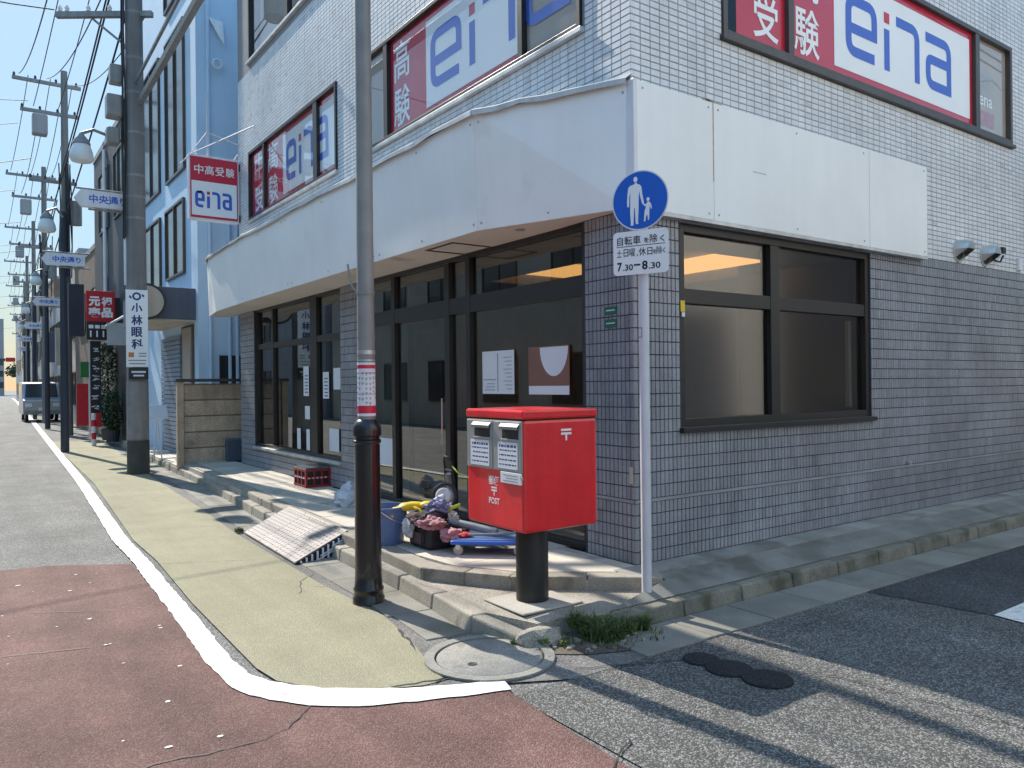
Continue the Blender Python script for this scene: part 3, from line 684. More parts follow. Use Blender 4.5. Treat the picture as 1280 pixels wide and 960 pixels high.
# upper windows with the school's film
wA1 = window('A', .565, 4.92, 4.54, 5.75, [(1.41, .035), (4.16, .05)], fr=.045, recess=-.025)
ena_band(wA1, 'A', 4.11, 1.445, 3.26, 4.585, 5.705, -.034, [(3.82, '高験', .40)], lu=(3.14, 2.75))
film(wA1, 'blind', 'beige_film', 'A', .60, 1.40, 4.58, 5.71, -.04); film(wA1, 'blind', 'beige_film', 'A', 4.2, 4.9, 4.58, 5.71, -.04)
wA2 = window('A', 5.66, 9.6, 4.54, 5.75, [(6.44, .075), (8.77, .035)], fr=.05, recess=-.025)
ena_band(wA2, 'A', 9.54, 5.71, 7.95, 4.59, 5.70, -.034, [(9.14, '中受', .46), (8.42, '高験', .5)], lu=(7.78, 1.95))
wB1 = window('B', 1.075, 6.62, 4.54, 5.765, [(2.03, .04), (5.70, .05)], fr=.055, recess=-.02, m='bronze_warm')
ena_band(wB1, 'B', 1.30, 5.645, 2.76, 4.60, 5.71, -.03, [(1.71, '中受', .36), (2.33, '高験', .40)])
film(wB1, 'blind', 'beige_film', 'B', 5.74, 6.58, 4.58, 5.72, -.04)
lettered(wB1, 'B', [('2F', 6.02, 5.22, .28, .16)], 'grey_print', -.0375, bold=.0)
lettered(wB1, 'B', [('ena', 6.02, 4.98, .34, .11)], 'white_film', -.0375, bold=.0)
film(wB1, 'poster', 'pink', 'B', 5.82, 6.24, 4.68, 4.86, -.0375)
for pl, ops, U in (('A', A_open[4:], 0), ('B', B_open[2:], 0)):
    for o in ops:
        ww = window(pl, *o, [((o[0]+o[1])/2, .04)], recess=.0); film(ww, 'blind', 'beige_film' if o[0] > 3 else 'blue_wall', pl, o[0]+.04, o[1]-.04, o[2]+.05, o[3]-.05, -.2)
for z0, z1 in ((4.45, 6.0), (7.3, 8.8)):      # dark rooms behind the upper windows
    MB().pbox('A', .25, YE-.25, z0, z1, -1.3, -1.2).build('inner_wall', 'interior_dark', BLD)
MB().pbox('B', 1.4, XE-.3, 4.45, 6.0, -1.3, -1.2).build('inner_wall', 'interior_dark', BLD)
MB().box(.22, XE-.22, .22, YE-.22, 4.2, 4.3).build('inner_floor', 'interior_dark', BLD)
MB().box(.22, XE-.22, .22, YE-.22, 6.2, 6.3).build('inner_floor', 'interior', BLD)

# shop fronts on the street
s1 = window('A', .587, 5.02, .2, 2.945, [(2.44, .04), (2.86, .05), (4.13, .045)], [(2.425, .085)], fr=.05, recess=.03, gl='glass_shop', sill=False)
# the lower door light: a leaf of its own with a handle
dl = bpy.data.objects.new('door', None); C.objects.link(dl); dl.parent = BLD; dl.location = P('A', 3.5, .2, 0)-Vector(BLD.location)
f = MB()
for (a, c, e, g) in ((2.93, 3.0, .22, 2.32), (3.86, 3.93, .22, 2.32), (3.0, 3.86, 2.24, 2.32), (3.0, 3.86, .22, .36)): f.pbox('A', a, c, e, g, -.17, -.13)
f.build('leaf_frame', 'bronze', dl, bevel=.003)
MB().pbox('A', 2.99, 3.87, .35, 2.25, -.152, -.147).build('pane', 'glass_shop', dl)
MB().tube([P('A', 3.06, .95, -.125), P('A', 3.06, .95, -.085), P('A', 3.06, 1.45, -.085), P('A', 3.06, 1.45, -.125)], .012).build('handle', 'steel', dl, smooth=True)
MB().pbox('A', 3.05, 3.62, 1.22, 1.245, -.2, -.19).build('push_bar', 'alu', dl)
for (a, c, e, g, mm) in ((2.21, 1.665, 1.505, 1.925, 'paper'), (1.435, .845, 1.5, 1.935, 'brown_paper')):
    film(s1, 'poster', mm, 'A', a, c, e, g, -.06)
b = MB()
b.pbox('A', 1.93, 1.945, 1.53, 1.9, -.06, -.0585); b.pbox('A', 1.97, 2.19, 1.64, 1.65, -.06, -.0585)
for k in range(9): b.pbox('A', 1.70, 1.70+.09+.05*((k*7) % 3)/2, 1.55+k*.038, 1.557+k*.038, -.06, -.0585)
for k in range(3): b.pbox('A', 1.99, 2.17-.02*k, 1.54+k*.03, 1.548+k*.03, -.06, -.0585)
b.build('poster_print', 'grey_print', s1)
b = MB(); r, u, n = RUN('A')
pts = [(.2*math.cos(t), .26*math.sin(t)) for t in [math.pi+math.pi*i/14 for i in range(15)]]
b.flat(pts, [tuple(range(15))], P('A', 1.06, 1.925, -.0585), r, u); b.pbox('A', 1.43, .85, 1.503, 1.58, -.06, -.0585); b.build('poster_print', 'paper', s1, fix=False)
film(s1, 'notice', 'paper', 'A', 4.98, 4.22, .62, .95, -.06)
film(s1, 'curtain', 'curtain', 'A', 4.98, 4.2, .3, 2.86, -.3)
s2 = window('A', 5.66, 9.42, .565, 2.945, [(6.72, .13), (8.55, .03)], [(2.29, .045)], fr=.05, recess=.03, gl='glass_shop', skip=())
film(s2, 'curtain', 'curtain', 'A', 5.72, 6.58, .62, 2.2, -.28)
for (a, c, e, g) in ((6.42, 6.20, 1.42, 1.80), (6.03, 5.75, 1.55, 1.85), (6.2, 5.86, .68, 1.0), (7.2, 6.98, 1.45, 1.9), (7.15, 6.95, 1.1, 1.3), (7.5, 7.35, .63, .95), (7.1, 6.96, .63, .95)): film(s2, 'notice', 'paper', 'A', a, c, e, g, -.06)
b = MB()
for (cu, z0, z1) in ((6.31, 1.45, 1.77), (7.09, 1.5, 1.85)):
    for k in range(6): b.pbox('A', cu-.07, cu+.05, z0+k*.05, z0+.015+k*.05, -.06, -.0585)
b.build('notice_print', 'navy_print', s2)
# side window
s3 = window('B', .534, 3.335, 1.235, 2.89, [(1.80, .065)], [(2.305, .06)], fr=.065, recess=.05, out=.03, gl='glass_side', m='bronze', sill=True)
MB().pbox('B', 3.06, 3.11, 1.33, 2.2, -.12, -.08).build('stile', 'alu', s3, bevel=.003)
film(s3, 'tag', 'yellow', 'B', .525, .575, 2.17, 2.26, .004); film(s3, 'tag_label', 'paper', 'B', .54, .575, 2.13, 2.165, .004)
MB().pbox('B', .5, 3.36, 2.885, 2.932, -.1, -.004).build('head', 'bronze', s3)

# interior of the empty shop
MB().box(.24, XE-.25, .24, YE-.25, .12, .19).build('shop_floor', 'interior', BLD)
MB().box(4.6, 4.75, .24, YE-.3, .19, 3.2).build('inner_wall', 'interior', BLD)
MB().box(.3, 4.6, 5.3, 5.42, .19, 3.2).build('inner_wall', 'interior', BLD)
MB().box(3.4, 3.5, .26, 1.7, .19, 3.05).build('partition', 'interior_dark', BLD)
b = MB()
for (x0, x1, y0, y1) in ((.2, 1.1, .2, YE-.2), (3.4, 4.6, .2, YE-.2), (1.1, 3.4, .2, .75), (1.1, 3.4, 3.6, YE-.2)): b.box(x0, x1, y0, y1, 2.86, 2.98)
b.box(.2, 4.6, .2, YE-.2, 3.18, 3.25)
b.build('shop_ceiling', 'interior', BLD)
b = MB()
for (x0, x1, y0, y1) in ((1.1, 3.4, .75, .80), (1.1, 1.15, .8, 3.6), (3.35, 3.4, .8, 3.6), (1.15, 3.35, 3.55, 3.6)): b.box(x0+.001, x1-.001, y0+.001, y1-.001, 2.985, 3.175)
b.build('cove_light', 'cove', BLD)
MB().box(1.6, 4.59, 4.7, 5.29, .2, 1.1).build('counter', 'interior', BLD, bevel=.01)
MB().box(2.0, 3.39, 2.6, 2.68, 1.0, 1.95).build('low_partition', 'interior', BLD)
MB().box(2.0, 3.39, 2.59, 2.69, 1.952, 2.0).build('partition_cap', 'wood', BLD)

# ---- white sign boards and canopy
fas = [(-.012, .86, 'fascia'), (.864, 4.345, 'fascia')]
for a, c, mm in fas: MB().pbox('B', a, c, 2.932, 3.90, .004, .075).build('fascia_panel', mm, BLD, bevel=.004)
MB().pbox('B', -.028, 4.35, 2.90, 2.931, -.004, .078).build('fascia_trim', 'flash', BLD)
MB().box(-.055, -.012, -.082, .02, 2.925, 3.905).build('corner_trim', 'white_paint', BLD, bevel=.006)
b = MB(); rr = random.Random(2)
for k in range(7): 
    u = .80+rr.uniform(0, .16); b.pbox('B', u, u+rr.uniform(.02, .1), 3.90+.003, 3.90+rr.uniform(.02, .07), -.001, .0015)
b.pbox('B', .853, .862, 3.25, 3.899, .0755, .0765); b.build('rust_mark', 'rust', BLD)
b = MB(); b.pbox('B', 1.37, 1.55, 3.405, 3.411, .075, .0758); b.build('crease', 'grey_print', BLD)
Tp = [(-.05, -.02, 3.895), (-.635, 1.24, 3.905), (-.64, 3.3, 3.90), (-.655, 6.0, 3.90), (-.66, 8.2, 3.895), (-.62, 10.0, 3.89), (-.45, 10.75, 3.88)]
Bt = [(-.045, -.015, 2.935), (-.545, 1.34, 2.935), (-.555, 3.3, 2.935), (-.56, 6.0, 2.935), (-.565, 8.2, 2.935), (-.53, 9.85, 2.935), (-.36, 11.0, 2.935)]
for k in range(len(Tp)-1):
    a, c, e, g = Vector(Bt[k]), Vector(Bt[k+1]), Vector(Tp[k+1]), Vector(Tp[k])
    n = (c-a).cross(g-a).normalized(); n = -n if n.x > 0 else n
    dd = (c-a).normalized()*.0015
    q = [a+dd, c-dd, e-dd, g+dd]; back = [p-n*.02 for p in q]
    MB().add(q+back, [(0, 1, 2, 3), (7, 6, 5, 4), (0, 4, 5, 1), (1, 5, 6, 2), (2, 6, 7, 3), (3, 7, 4, 0)]).build('fascia_panel', 'fascia', BLD)
b = MB()    # end of the canopy
b.add([Bt[-1], (-.004, 11.0, 2.935), (-.004, 10.75, 3.88), Tp[-1]], [(0, 1, 2, 3)]); b.build('canopy_end', 'fascia', BLD)
inn = [(-.004, q) for q in (-.015, 1.34, 3.3, 6.0, 8.2, 9.85, 11.0)]
b = MB()
for k in range(len(Bt)-1):
    i0, i1 = inn[k], inn[k+1]; d_ = .0 if k else 0
    b.add([(Bt[k][0]+.02*(k > 0), Bt[k][1], 2.942), (Bt[k+1][0]+.02, Bt[k+1][1], 2.942), (.06, i1[1], 2.942), (.06 if k else -.03, i0[1], 2.942)], [(0, 1, 2, 3)])
b.build('soffit', 'soffit', BLD)
b = MB()
for (x0, x1, y0, y1) in ((-.43, .04, 1.96, 1.985), (-.43, .04, 2.455, 2.48), (-.43, -.405, 1.985, 2.455), (.015, .04, 1.985, 2.455)): b.box(x0, x1, y0, y1, 2.934, 2.9405)
b.build('access_hatch', 'bronze_warm', BLD)
MB().lathe((-.25, 1.12, 2.93), [(.03, 0), (.045, .002), (.045, .011)], 16).build('downlight', 'alu', BLD)
rr = random.Random(9)
for k in range(len(Tp)-1):          # bent sheet-metal capping along the canopy's top, in lengths
    a, c = Vector(Tp[k]), Vector(Tp[k+1]); n_ = 6; b = MB(); v = []
    for i in range(n_+1):
        t = i/n_; p = a.lerp(c, t); s = rr.uniform(-.008, .012) if 0 < i < n_ else 0
        outw = Vector((-.035, -.012 if k == 0 else 0, 0))
        v += [Vector((-.004, p.y+.0, 4.02 if k else 3.98)), p+outw*.3+Vector((0, 0, .035+s)), p+outw+Vector((0, 0, .018+s)), p+outw+Vector((0, 0, -.022+s*1.6))]
    b.add(v, [(4*i+j, 4*i+j+1, 4*i+j+5, 4*i+j+4) for i in range(n_) for j in range(3)]); o = b.build('capping', 'flash', BLD)
    md = o.modifiers.new('thick', 'SOLIDIFY'); md.thickness = .003
b = MB()
for k in (0, 1, 2, 3):
    for t in (.03, .5, .97):
        for sz in (.06, .92):
            a = Vector(Bt[k]).lerp(Vector(Bt[k+1]), t); c = Vector(Tp[k]).lerp(Vector(Tp[k+1]), t); q = a.lerp(c, sz); n = (Vector(Bt[k+1])-Vector(Bt[k])).cross(Vector(Tp[k])-Vector(Bt[k])).normalized(); n = -n if n.x > 0 else n
            b.cyl(q-n*.002, q+n*.004, .011, n=8)
for u in (.05, .80, .92, 2.0, 3.1, 4.28):
    for z in (2.98, 3.85): b.cyl(P('B', u, z, .074), P('B', u, z, .0785), .010, n=8)
b.build('fixing', 'slot_grey', BLD, kind='stuff')
for u in (3.2,): MB().pbox('B', u, u+.004, 2.935, 3.897, .0749, .0756).build('board_seam', 'grey_print', BLD)
# vents, socket box, address plates
for (x, z, mm) in ((5.19, 3.09, 0), (5.86, 3.09, 1)):
    vv = bpy.data.objects.new('vent_hood', None); C.objects.link(vv); vv.parent = BLD; vv.location = Vector((x, 0, z))-Vector(BLD.location)
    ns = 12; b = MB(); v = []
    for j, (r, d) in enumerate(((.115, .004), (.112, .03), (.105, .09), (.085, .15))):
        for i in range(ns+1):
            t = math.pi*i/ns; lo = math.cos(0)
            v.append((x+r*math.cos(t), -d, z+r*math.sin(t)*1.05))
    b.add(v, [(j*(ns+1)+i, j*(ns+1)+i+1, (j+1)*(ns+1)+i+1, (j+1)*(ns+1)+i) for j in range(3) for i in range(ns)])
    o_ = 3*(ns+1); b.add([v[o_+i] for i in range(ns+1)], [tuple(range(ns+1))])
    for sgn in (1, -1): b.add([(x+sgn*.115, -.004, z), (x+sgn*.105, -.09, z), (x+sgn*.085, -.15, z), (x+sgn*.1, -.004, z-.1), ], [(0, 1, 2, 3)])
    b.build('hood', 'steel', vv, smooth=True)
    MB().cyl((x, .0, z-.01), (x, -.012, z-.01), .13, n=24).build('flange', 'steel', vv)
    MB().cyl((x, -.013, z-.03), (x, -.016, z-.03), .085, n=20).build('duct', 'black_print', vv)
b = MB(); b.obox((6.12, -.06, 3.16), (1, 0, 0), (0, 0, 1), (0, 1, 0), .09, .07, .1); b.tube([(6.12, 0, 3.05), (6.12, -.06, 3.02), (6.14, -.09, 3.1)], .012); b.build('bracket', 'black', BLD)
MB().pbox('B', 6.72, 6.82, 2.97, 3.13, .0, .04).build('junction_box', 'white_paint', BLD, bevel=.005)
MB().pbox('B', 3.98, 4.02, .70, .74, .0, .05).build('tap', 'steel', BLD, bevel=.01)
for (z0, z1) in ((2.145, 2.205), (2.04, 2.105)):
    MB().pbox('A', .32, .18, z0, z1, .0, .006).build('address_plate', 'green_print', BLD)
b = MB(); b.pbox('A', .30, .2, 2.172, 2.18, .006, .0068); b.pbox('A', .30, .2, 2.07, 2.078, .006, .0068); b.build('plate_print', 'paper', BLD)
MB().pbox('A', .02, .05, .82, .95, 0, .012).build('cover_plate', 'beige_wall', BLD)
# ------------------------------------------------------------------ projecting sign
X, Y, Z = Vector((1, 0, 0)), Vector((0, 1, 0)), Vector((0, 0, 1))
ps = thing('projecting_sign', 'white framed red and white box sign projecting from the end of the tiled building', 'sign', (-.02, 10.2, 4.55))
MB().box(-.90, -.03, 10.13, 10.27, 4.58, 5.74).build('box', 'white_paint', ps, bevel=.012)
MB().box(-.875, -.055, 10.122, 10.1295, 4.62, 5.70).build('red_panel', 'red_film', ps)
MB().box(-.855, -.075, 10.118, 10.1215, 4.66, 5.27).build('white_panel', 'white_film', ps)
b = MB()
for k, ch in enumerate('中高受験'): text(b, ch, (-.875+.145+k*.18, 10.119, 5.48), X, Z, .155, .165, bold=.01)
b.build('lettering', 'white_film', ps, fix=False)
b1, b2 = MB(), MB(); logo(b1, b2, (-.80, 10.115, 4.80), X, Z, .70, .30, 0); b1.build('logo', 'blue_film', ps, fix=False); b2.build('logo_dot', 'red_film', ps, fix=False)
b = MB(); b.tube([(-.86, 10.2, 5.74), (-.0, 9.3, 6.15)], .012); b.tube([(-.86, 10.2, 5.74), (-.55, 10.25, 6.2), (-.0, 10.22, 6.05)], .011); b.tube([(-.1, 10.2, 5.74), (-.0, 10.2, 5.9)], .012)
b.tube([(-.55, 10.25, 6.9), (-.55, 10.25, 5.74)], .014); b.tube([(-.86, 10.2, 5.74), (-1.02, 10.2, 5.55)], .01)
b.build('stay', 'pole_white', ps)
b = MB(); b.box(-.06, .0, 10.16, 10.24, 4.62, 4.74); b.box(-.06, 0, 10.16, 10.24, 5.55, 5.68); b.build('bracket', 'black', ps)

# ------------------------------------------------------------------ post box
pb_ = thing('post_box', 'red two slot street post box on a thick black post at the corner', 'post box', (-1.005, -.015, .105))
MB().lathe((-1.005, -.015, .105), [(.112, 0), (.112, .53), (.10, .56)], 28).build('post', 'post_black', pb_, smooth=True)
MB().box(-1.27, -.76, -.27, .20, .1, .115).build('base_plate', 'concrete', pb_, bevel=.008)
x0, x1, y0, y1 = -1.313, -.693, -.35, .325
b = MB()
prof = [(y0+.02, .64), (y0, .665), (y0, 1.365), (y1, 1.365), (y1, .665), (y1-.02, .64)]
b = MB(); b.box(x0, x1, y0, y1, .645, 1.368); b.build('body', 'post_red', pb_, bevel=.022)
b = MB(); zr = 1.372
b.prism([(x0-.006, y0-.004), (x1+.004, y0-.004), (x1+.004, y1+.004), (x0-.006, y1+.004)], zr, zr+.06)
b.build('roof', 'post_red', pb_, bevel=.014)
MB().box(x0+.004, x1-.004, y0+.004, y1-.004, 1.3675, 1.3725).build('seam', 'black', pb_)
# collection side: two slots, each in its own grey panel
MB().box(x0-.006, x0+.004, -.337, .312, 1.03, 1.362).build('front_frame', 'slot_grey', pb_, bevel=.004)
for (a, c) in ((-.33, -.03), (-.005, .305)):
    sl = bpy.data.objects.new('slot_panel', None); C.objects.link(sl); sl.parent = pb_; sl.location = Vector((x0, (a+c)/2, 1.03))-Vector(pb_.location)
    MB().box(x0-.011, x0-.0055, a, c, 1.036, 1.355).build('plate', 'slot_grey', sl, bevel=.003)
    MB().box(x0-.0135, x0-.0112, a+.02, c-.10, 1.245, 1.325).build('slot', 'black_print', sl)
    hb = MB(); u0, u1 = a+.01, c-.085
    hb.add([(x0-.011, u0, 1.345), (x0-.011, u1, 1.345), (x0-.030, u1, 1.325), (x0-.030, u0, 1.325), (x0-.028, u0, 1.306), (x0-.028, u1, 1.306)], [(0, 1, 2, 3), (3, 2, 5, 4)])
    o = hb.build('hood', 'pole_grey', sl); md = o.modifiers.new('thick', 'SOLIDIFY'); md.thickness = .003
    MB().box(x0-.017, x0-.0112, u0, u1, 1.232, 1.244).build('lip', 'slot_grey', sl, bevel=.002)
    MB().box(x0-.0132, x0-.0112, a+.03, c-.05, 1.05, 1.222).build('label', 'paper', sl)
    b = MB(); rr = random.Random(int(a*100)+50)
    for k in range(5):
        z = 1.205-.031*k; q = a+.045
        while q < c-.075:
            wd = rr.uniform(.008, .035); b.box(x0-.0137, x0-.0133, q, min(q+wd, c-.065), z-.009*(1.7 if k == 0 else 1), z); q += wd+.009
    b.build('label_print', 'navy_print', sl)
    if a < -.1:
        MB().box(x0-.012, x0-.0005, a-.004, -.105, .955, 1.0285).build('notice', 'paper', sl, bevel=.003)
        b = MB()
        for k in range(3): b.box(x0-.0128, x0-.0124, a+.03, -.135-.03*(k % 2), .970+k*.018, .975+k*.018)
        b.build('notice_print', 'grey_print', sl)
def postmark(b, O, r, u, s):
    b.flat([(-s/2, .30*s), (s/2, .30*s), (s/2, .46*s), (-s/2, .46*s)], [(0, 1, 2, 3)], O, r, u)
    b.flat([(-s/2, .02*s), (s/2, .02*s), (s/2, .18*s), (-s/2, .18*s)], [(0, 1, 2, 3)], O, r, u)
    b.flat([(-.08*s, -.42*s), (.08*s, -.42*s), (.08*s, .018*s), (-.08*s, .018*s)], [(0, 1, 2, 3)], O, r, u)
b = MB(); postmark(b, (-.965, y0-.0022, 1.262), X, Z, .088); b.build('postal_mark', 'white_film', pb_, fix=False)
b = MB(); A_r, A_u, A_n = RUN('A')
text(b, '郵便', (x0-.0022, -.015, .957), A_r, A_u, .125, .062, bold=.015); postmark(b, (x0-.0022, -.015, .885), A_r, A_u, .066); text(b, 'POST', (x0-.0022, -.015, .822), A_r, A_u, .125, .042, bold=.02)
b.build('lettering', 'white_film', pb_, fix=False)
MB().box(x0-.012, x0-.0, -.345, -.325, .985, 1.01).build('catch', 'steel', pb_, bevel=.003)
MB().box(x1+.0, x1+.018, -.29, -.2, .94, 1.02).build('side_plate', 'beige_wall', pb_, bevel=.004)

# ------------------------------------------------------------------ pedestrian sign
sg = thing('road_sign', 'round blue pedestrian sign over a white times plate on a thin white pole', 'road sign', (-.305, -.417, .105))
MB().cyl((-.305, -.417, .09), (-.305, -.417, 3.05), .035, n=20).build('pole', 'pole_white', sg, smooth=True)
MB().lathe((-.305, -.417, 3.05), [(.035, 0), (.032, .01), (.01, .018)], 16).build('cap', 'pole_white', sg, smooth=True)
sn = Vector((-.915, -.403, 0)).normalized(); sr = Z.cross(-sn).normalized(); sr = Vector((-sn.y, sn.x, 0))
if sr.dot(RT) < 0: sr = -sr
sc = Vector((-.305, -.417, 2.868))+sn*.05
def plate_poly(b, pts, O, r, u, n, th, lift=0):
    k = len(pts); O = Vector(O)
    v = [O+r*p[0]+u*p[1]+n*(lift) for p in pts]+[O+r*p[0]+u*p[1]+n*(lift+th) for p in pts]
    return b.add(v, [tuple(range(k))[::-1], tuple(range(k, 2*k))]+[(i, (i+1) % k, k+(i+1) % k, k+i) for i in range(k)])
R_ = .208
plate_poly(MB(), disc2(0, 0, R_, 48), sc, sr, Z, sn, .003).build('disc', 'white_paint', sg)
plate_poly(MB(), disc2(0, 0, R_*.955, 48), sc, sr, Z, sn, .001, .0032).build('blue_face', 'sign_blue', sg)
adult = [(228, 187), (240, 187), (241, 197), (262, 205), (273, 222), (278, 270), (287, 318), (291, 340), (283, 350), (276, 340), (262, 282), (258, 250), (254, 285), (252, 325), (251, 390), (248, 440), (246, 470), (252, 480), (232, 482), (229, 470), (227, 420), (224, 365), (219, 365), (217, 420), (214, 470), (213, 488), (193, 488), (195, 470), (191, 400), (192, 340), (193, 280), (192, 250), (186, 290), (184, 340), (182, 356), (171, 354), (169, 330), (172, 270), (178, 222), (190, 206), (222, 198)]
child = [(315, 332), (323, 332), (334, 340), (343, 362), (344, 385), (338, 386), (331, 362), (329, 380), (327, 410), (326, 440), (324, 462), (316, 462), (316, 440), (311, 420), (303, 440), (298, 468), (288, 470), (289, 450), (292, 420), (293, 400), (302, 375), (303, 362), (292, 360), (286, 352), (290, 345), (306, 348)]
def sgn_pts(pts): return [((p[0]-260)/205*R_*1.02, (315-p[1])/205*R_*.97) for p in pts]
b = MB(); ps2 = sgn_pts(adult); b.flat(ps2, [tuple(range(len(ps2)))], sc, sr, Z, lift=-.0055 if sr.cross(Z).dot(sn) < 0 else .0055)
lf = -.0055 if sr.cross(Z).dot(sn) < 0 else .0055
ps3 = sgn_pts(child); b.flat(ps3, [tuple(range(len(ps3)))], sc, sr, Z, lift=lf)
for (cx, cy, rx, ry) in ((231, 165, 15, 20), (319, 316, 11, 14)):
    q = sgn_pts([(cx+rx*math.cos(t*math.pi/8), cy+ry*math.sin(t*math.pi/8)) for t in range(16)]); b.flat(q, [tuple(range(16))], sc, sr, Z, lift=lf+.0002)
b.build('pictogram', 'plate_white', sg, fix=False)
def rrect(w, h, r, n=5):
    out = []
    for (cx, cy, a0) in ((w/2-r, h/2-r, 0), (-w/2+r, h/2-r, 90), (-w/2+r, -h/2+r, 180), (w/2-r, -h/2+r, 270)):
        out += [(cx+r*math.cos(math.radians(a0+90*k/n)), cy+r*math.sin(math.radians(a0+90*k/n))) for k in range(n+1)]
    return out
pc = Vector((-.305, -.417, 2.507))+sn*.05
plate_poly(MB(), rrect(.405, .305, .03), pc, sr, Z, sn, .003).build('plate', 'plate_white', sg)
def brd(b, w, h, r, t):
    o = rrect(w, h, r); i = rrect(w-2*t, h-2*t, r-t*.5); k = len(o)
    b.flat(o+i, [(j, (j+1) % k, k+(j+1) % k, k+j) for j in range(k)], pc, sr, Z, lift=lf*.75)
b = MB()
row = lambda s, cx, cz, w, h, bd=.03: text(b, s, pc+sr*cx+Z*cz, sr, Z, w, h, lift=lf*.8, bold=bd)
row('自転車', -.085, .088, .175, .062, .010); row('を', .045, .080, .038, .036, .02); row('除', .098, .088, .056, .06, .010); row('く', .16, .082, .034, .044, .02)
b.flat([(-.178, .045), (.182, .045), (.182, .0495), (-.178, .0495)], [(0, 1, 2, 3)], pc, sr, Z, lift=lf*.8)
row('土', -.158, .003, .036, .054, .008); row('･', -.135, .003, .006, .008); row('日', -.107, .003, .034, .054, .008); row('曜', -.062, .003, .046, .056, 0); row(',', -.022, -.02, .008, .014); row('休日', .038, .003, .10, .056, .008); row('を', .105, -.004, .026, .03, .015); row('除', .138, .003, .042, .052, .004); row('く', .172, -.002, .022, .036, .015)
row('7', -.155, -.092, .036, .062, .03); row('.30', -.093, -.099, .075, .044, .02); row('−', -.025, -.086, .048, .012, .03); row('8', .032, -.092, .042, .062, .03); row('.30', .103, -.099, .085, .044, .02)
b.build('lettering', 'black_print', sg, fix=False)
b = MB()
for z in (2.95, 2.78, 2.6, 2.42): b.obox(Vector((-.305, -.417, z))+sn*.02, sr, Z, sn, .09, .03, .062)
b.build('clamp', 'alu', sg)
b = MB(); q = Vector((-.305, -.417, 1.98))+sn*.0355
for (a, c, e, g) in ((-.03, .0, .0, .004), (-.004, .0, -.06, 0), (-.03, 0, -.064, -.06)): b.flat([(a, e), (c, e), (c, g), (a, g)], [(0, 1, 2, 3)], q, sr, Z, lift=lf*.05)
b.build('sticker', 'black_print', sg, fix=False)

# ------------------------------------------------------------------ street pole with black base
BX, BY = -1.757, 1.009
bp = thing('street_pole', 'tall grey pole with stout black base and red and white notice wrapped round it', 'pole', (BX, BY, 0))
MB().lathe((BX, BY, 0), [(.118, -.02), (.118, .035), (.108, .05), (.108, .085), (.112, .09), (.112, .105), (.104, .115), (.098, .2), (.094, 1.15), (.094, 1.17), (.104, 1.178), (.104, 1.195), (.092, 1.205), (.092, 1.222), (.106, 1.23), (.106, 1.25), (.104, 1.29), (.092, 1.325), (.074, 1.345), (.066, 1.35)], 36).build('base', 'black_gloss', bp, smooth=True)
MB().cyl((BX, BY, 1.34), (BX, BY, 7.4), .064, .056, n=28).build('shaft', 'pole_grey', bp, smooth=True)
for (z, h, r) in ((2.27, .035, .067), (1.95, .02, .0665), (1.83, .03, .067), (1.78, .012, .0665)): MB().cyl((BX, BY, z), (BX, BY, z+h), r, n=28).build('band', 'alu' if z < 1.9 else 'pole_grey', bp, smooth=True)
cs = -RT
MB().tube([Vector((BX, BY, 2.29))+cs*.06, Vector((BX, BY, 2.33))+cs*.10, Vector((BX, BY, 2.5))+cs*.13], .008).build('hook', 'pole_grey', bp)
MB().cyl((BX, BY, 1.375), (BX, BY, 1.77), .0665, n=32).build('notice', 'paper', bp, smooth=True)
for (z0, z1) in ((1.725, 1.752), (1.395, 1.452), (1.535, 1.539), (1.69, 1.694)): MB().cyl((BX, BY, z0), (BX, BY, z1), .0672, n=32).build('notice_band', 'red_film', bp, smooth=True)
b = MB(); rr = random.Random(4); dcam = math.atan2(CAM.y-BY, CAM.x-BX)
for col in range(-3, 4):
    th = dcam+col*.42; z = 1.70
    while z > 1.475:
        hgt = rr.uniform(.018, .03)
        if rr.random() < .85:
            cc = Vector((BX+.0674*math.cos(th), BY+.0674*math.sin(th), z-hgt/2)); nn = Vector((math.cos(th), math.sin(th), 0)); tr = Vector((-nn.y, nn.x, 0))
            b.obox(cc, tr, Z, nn, .016, hgt*.25, .0006); b.obox(cc+Z*hgt*.3, tr, Z, nn, .02, hgt*.16, .0006); b.obox(cc-Z*hgt*.2, tr, Z, nn, .004, hgt*.6, .0008)
        z -= hgt+.012
b.build('notice_print', 'grey_print', bp)
lmp = MB(); lmp.tube([(BX, BY, 7.3), (BX-.1, BY, 7.7), (BX-.5, BY, 7.9), (BX-1.0, BY, 7.9)], .03); lmp.build('arm', 'pole_grey', bp, smooth=True)
MB().lathe((BX-1.1, BY, 7.78), [(.02, 0), (.13, .03), (.14, .10), (.05, .16)], 16).build('lamp_head', 'pole_grey', bp, smooth=True)

